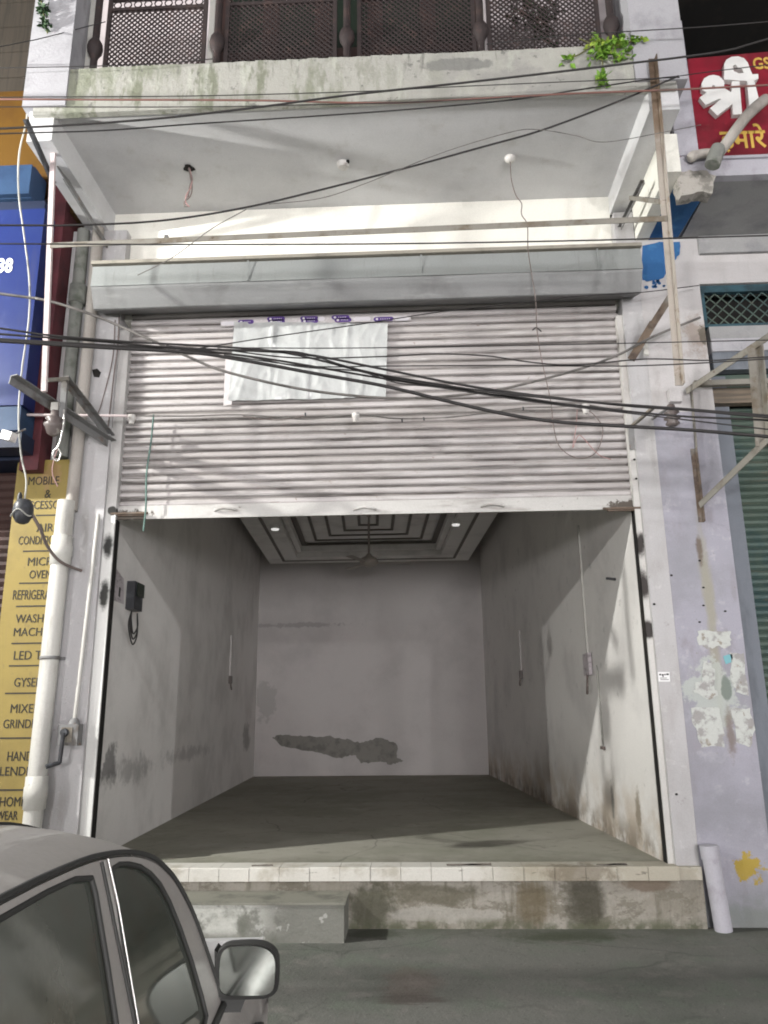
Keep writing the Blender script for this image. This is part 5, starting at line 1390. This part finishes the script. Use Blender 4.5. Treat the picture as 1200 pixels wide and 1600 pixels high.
# lower body
def hoodz(s):
    return .86 - .16 * min(1, max(0, s - .62) / .3) - .04 * max(0, s - .92) - .08 * max(0, (s - 1.5) / .5) ** 2
rows = []
for i in range(33):
    s = -2.15 + i * (1.98 + 2.15) / 32
    e = max(0, (abs(s + .085) - 1.65) / .42)
    k = 1 - .16 * e ** 2
    zb = .86 if -1.9 < s < .66 else hoodz(s) if s >= .66 else .90
    zt = max(.55, zb - .04 * e)
    side = [(.68 * k, .22), (.77 * k, .30), (.795 * k, .45), (.80 * k, .60), (.785 * k, .76 * zt / .86), (.752 * k, zt)]
    inner = [(.68 * k, zt + .03), (.40 * k, zt + .05), (0, zt + .055)] if not -1.85 < s < .9 else [(.60, zt - .02), (.4, zt - .06), (0, zt - .06)]
    half = side + inner
    rows.append([Vector((x, s, z)) for x, z in half] + [Vector((-x, s, z)) for x, z in half[::-1][1:]])
m_ = loft(rows)
m_.add(rows[0], [list(range(len(rows[0])))])
m_.add(rows[-1], [list(range(len(rows[-1])))[::-1]])
body = cbuild(m_, 'body', m_car)
for sg in (1, -1):
    for s in (1.22, -1.32):
        x = sg * .70
        wl = MB()
        wl.lathe((x, s, .29), [(.10, -.095), (.26, -.095), (.288, -.07), (.288, .07), (.26, .098), (.19, .10)], 28, (1 * sg, 0, 0))
        wo = cbuild(wl, 'wheel', m_tyre)
        cbuild(MB().lathe((x + .088 * sg, s, .29), [(.185, 0), (.17, .012), (.06, .004), (.03, .02)], 20, (sg, 0, 0)), 'rim', m_alloy, wo)
        cbuild(MB().lathe((sg * .784, s, .30), [(.345, 0), (.345, .020), (.30, .022)], 28, (sg, 0, 0)), 'wheel_arch', m_rubber)
    cbuild(MB().box(sg * .62 - .12, sg * .62 + .12, 1.93, 1.975, .60, .72), 'headlight', m_clearlens)
    cbuild(MB().box(sg * .58 - .14, sg * .58 + .14, -2.165, -2.13, .66, .82), 'tail_light', m_redlens)
    cbuild(MB().bar((sg * .80, -.05, .74), (sg * .80, -.22, .74), .03, .025), 'door_handle', m_rubber)
cbuild(MB().box(-.68, .68, 1.95, 2.04, .30, .52), 'front_bumper', m_rubber)
cbuild(MB().box(-.70, .70, -2.24, -2.13, .32, .55), 'rear_bumper', m_rubber)
# door mirror (right side seen)
def door_mirror(sg):
    cx, cs, cz = sg * .815, .735, .945
    def out(k, gx=0):
        pts = []
        for t in range(28):
            a = 2 * math.pi * t / 28
            ca, sa = math.cos(a), math.sin(a)
            ex = .4 if ca * sg < 0 or sa < 0 else .85
            rx = .083 * math.copysign(abs(ca) ** ex, ca)
            rz = .066 * math.copysign(abs(sa) ** (.42 if sa < 0 else .62), sa)
            pts.append((rx * k, rz * k))
        return pts
    prof = [(1.0, -.012), (1.03, .0), (1.02, .03), (.9, .065), (.62, .092), (.3, .10)]
    vs = []
    for k, d in prof:
        vs += [Vector((cx + x, cs + d, cz + z)) for x, z in out(k)]
    m = MB()
    n = 28
    m.add(vs, [(i * n + j, i * n + (j + 1) % n, (i + 1) * n + (j + 1) % n, (i + 1) * n + j) for i in range(len(prof) - 1) for j in range(n)], True)
    m.add(vs[-n:], [list(range(n))])
    rim = out(1.0)
    inn = out(.90)
    a = [Vector((cx + x, cs - .012, cz + z)) for x, z in rim]
    b_ = [Vector((cx + x, cs - .004, cz + z)) for x, z in inn]
    m.add(a + b_, [(j, (j + 1) % n, (j + 1) % n + n, j + n) for j in range(n)])
    hm = cbuild(m, 'door_mirror', m_rubber)
    tilt = -.05
    cbuild(MB().add([Vector((cx + x, cs - .0045 + x * tilt * sg, cz + z)) for x, z in inn], [list(range(n))]), 'mirror_glass', m_mirror, hm, False)
    cbuild(MB().prism([(sg * .735, cs + .004, cz - .10), (sg * .80, cs + .004, cz - .10), (sg * .82, cs + .004, cz - .05), (sg * .775, cs + .004, cz + .0), (sg * .725, cs + .004, cz + .05)], (0, .07, 0)), 'mirror_arm', m_rubber, hm)
door_mirror(1)
door_mirror(-1)
cbuild(MB().box(-.10, .12, .60, .66, 1.13, 1.19), 'interior_mirror', m_rubber)
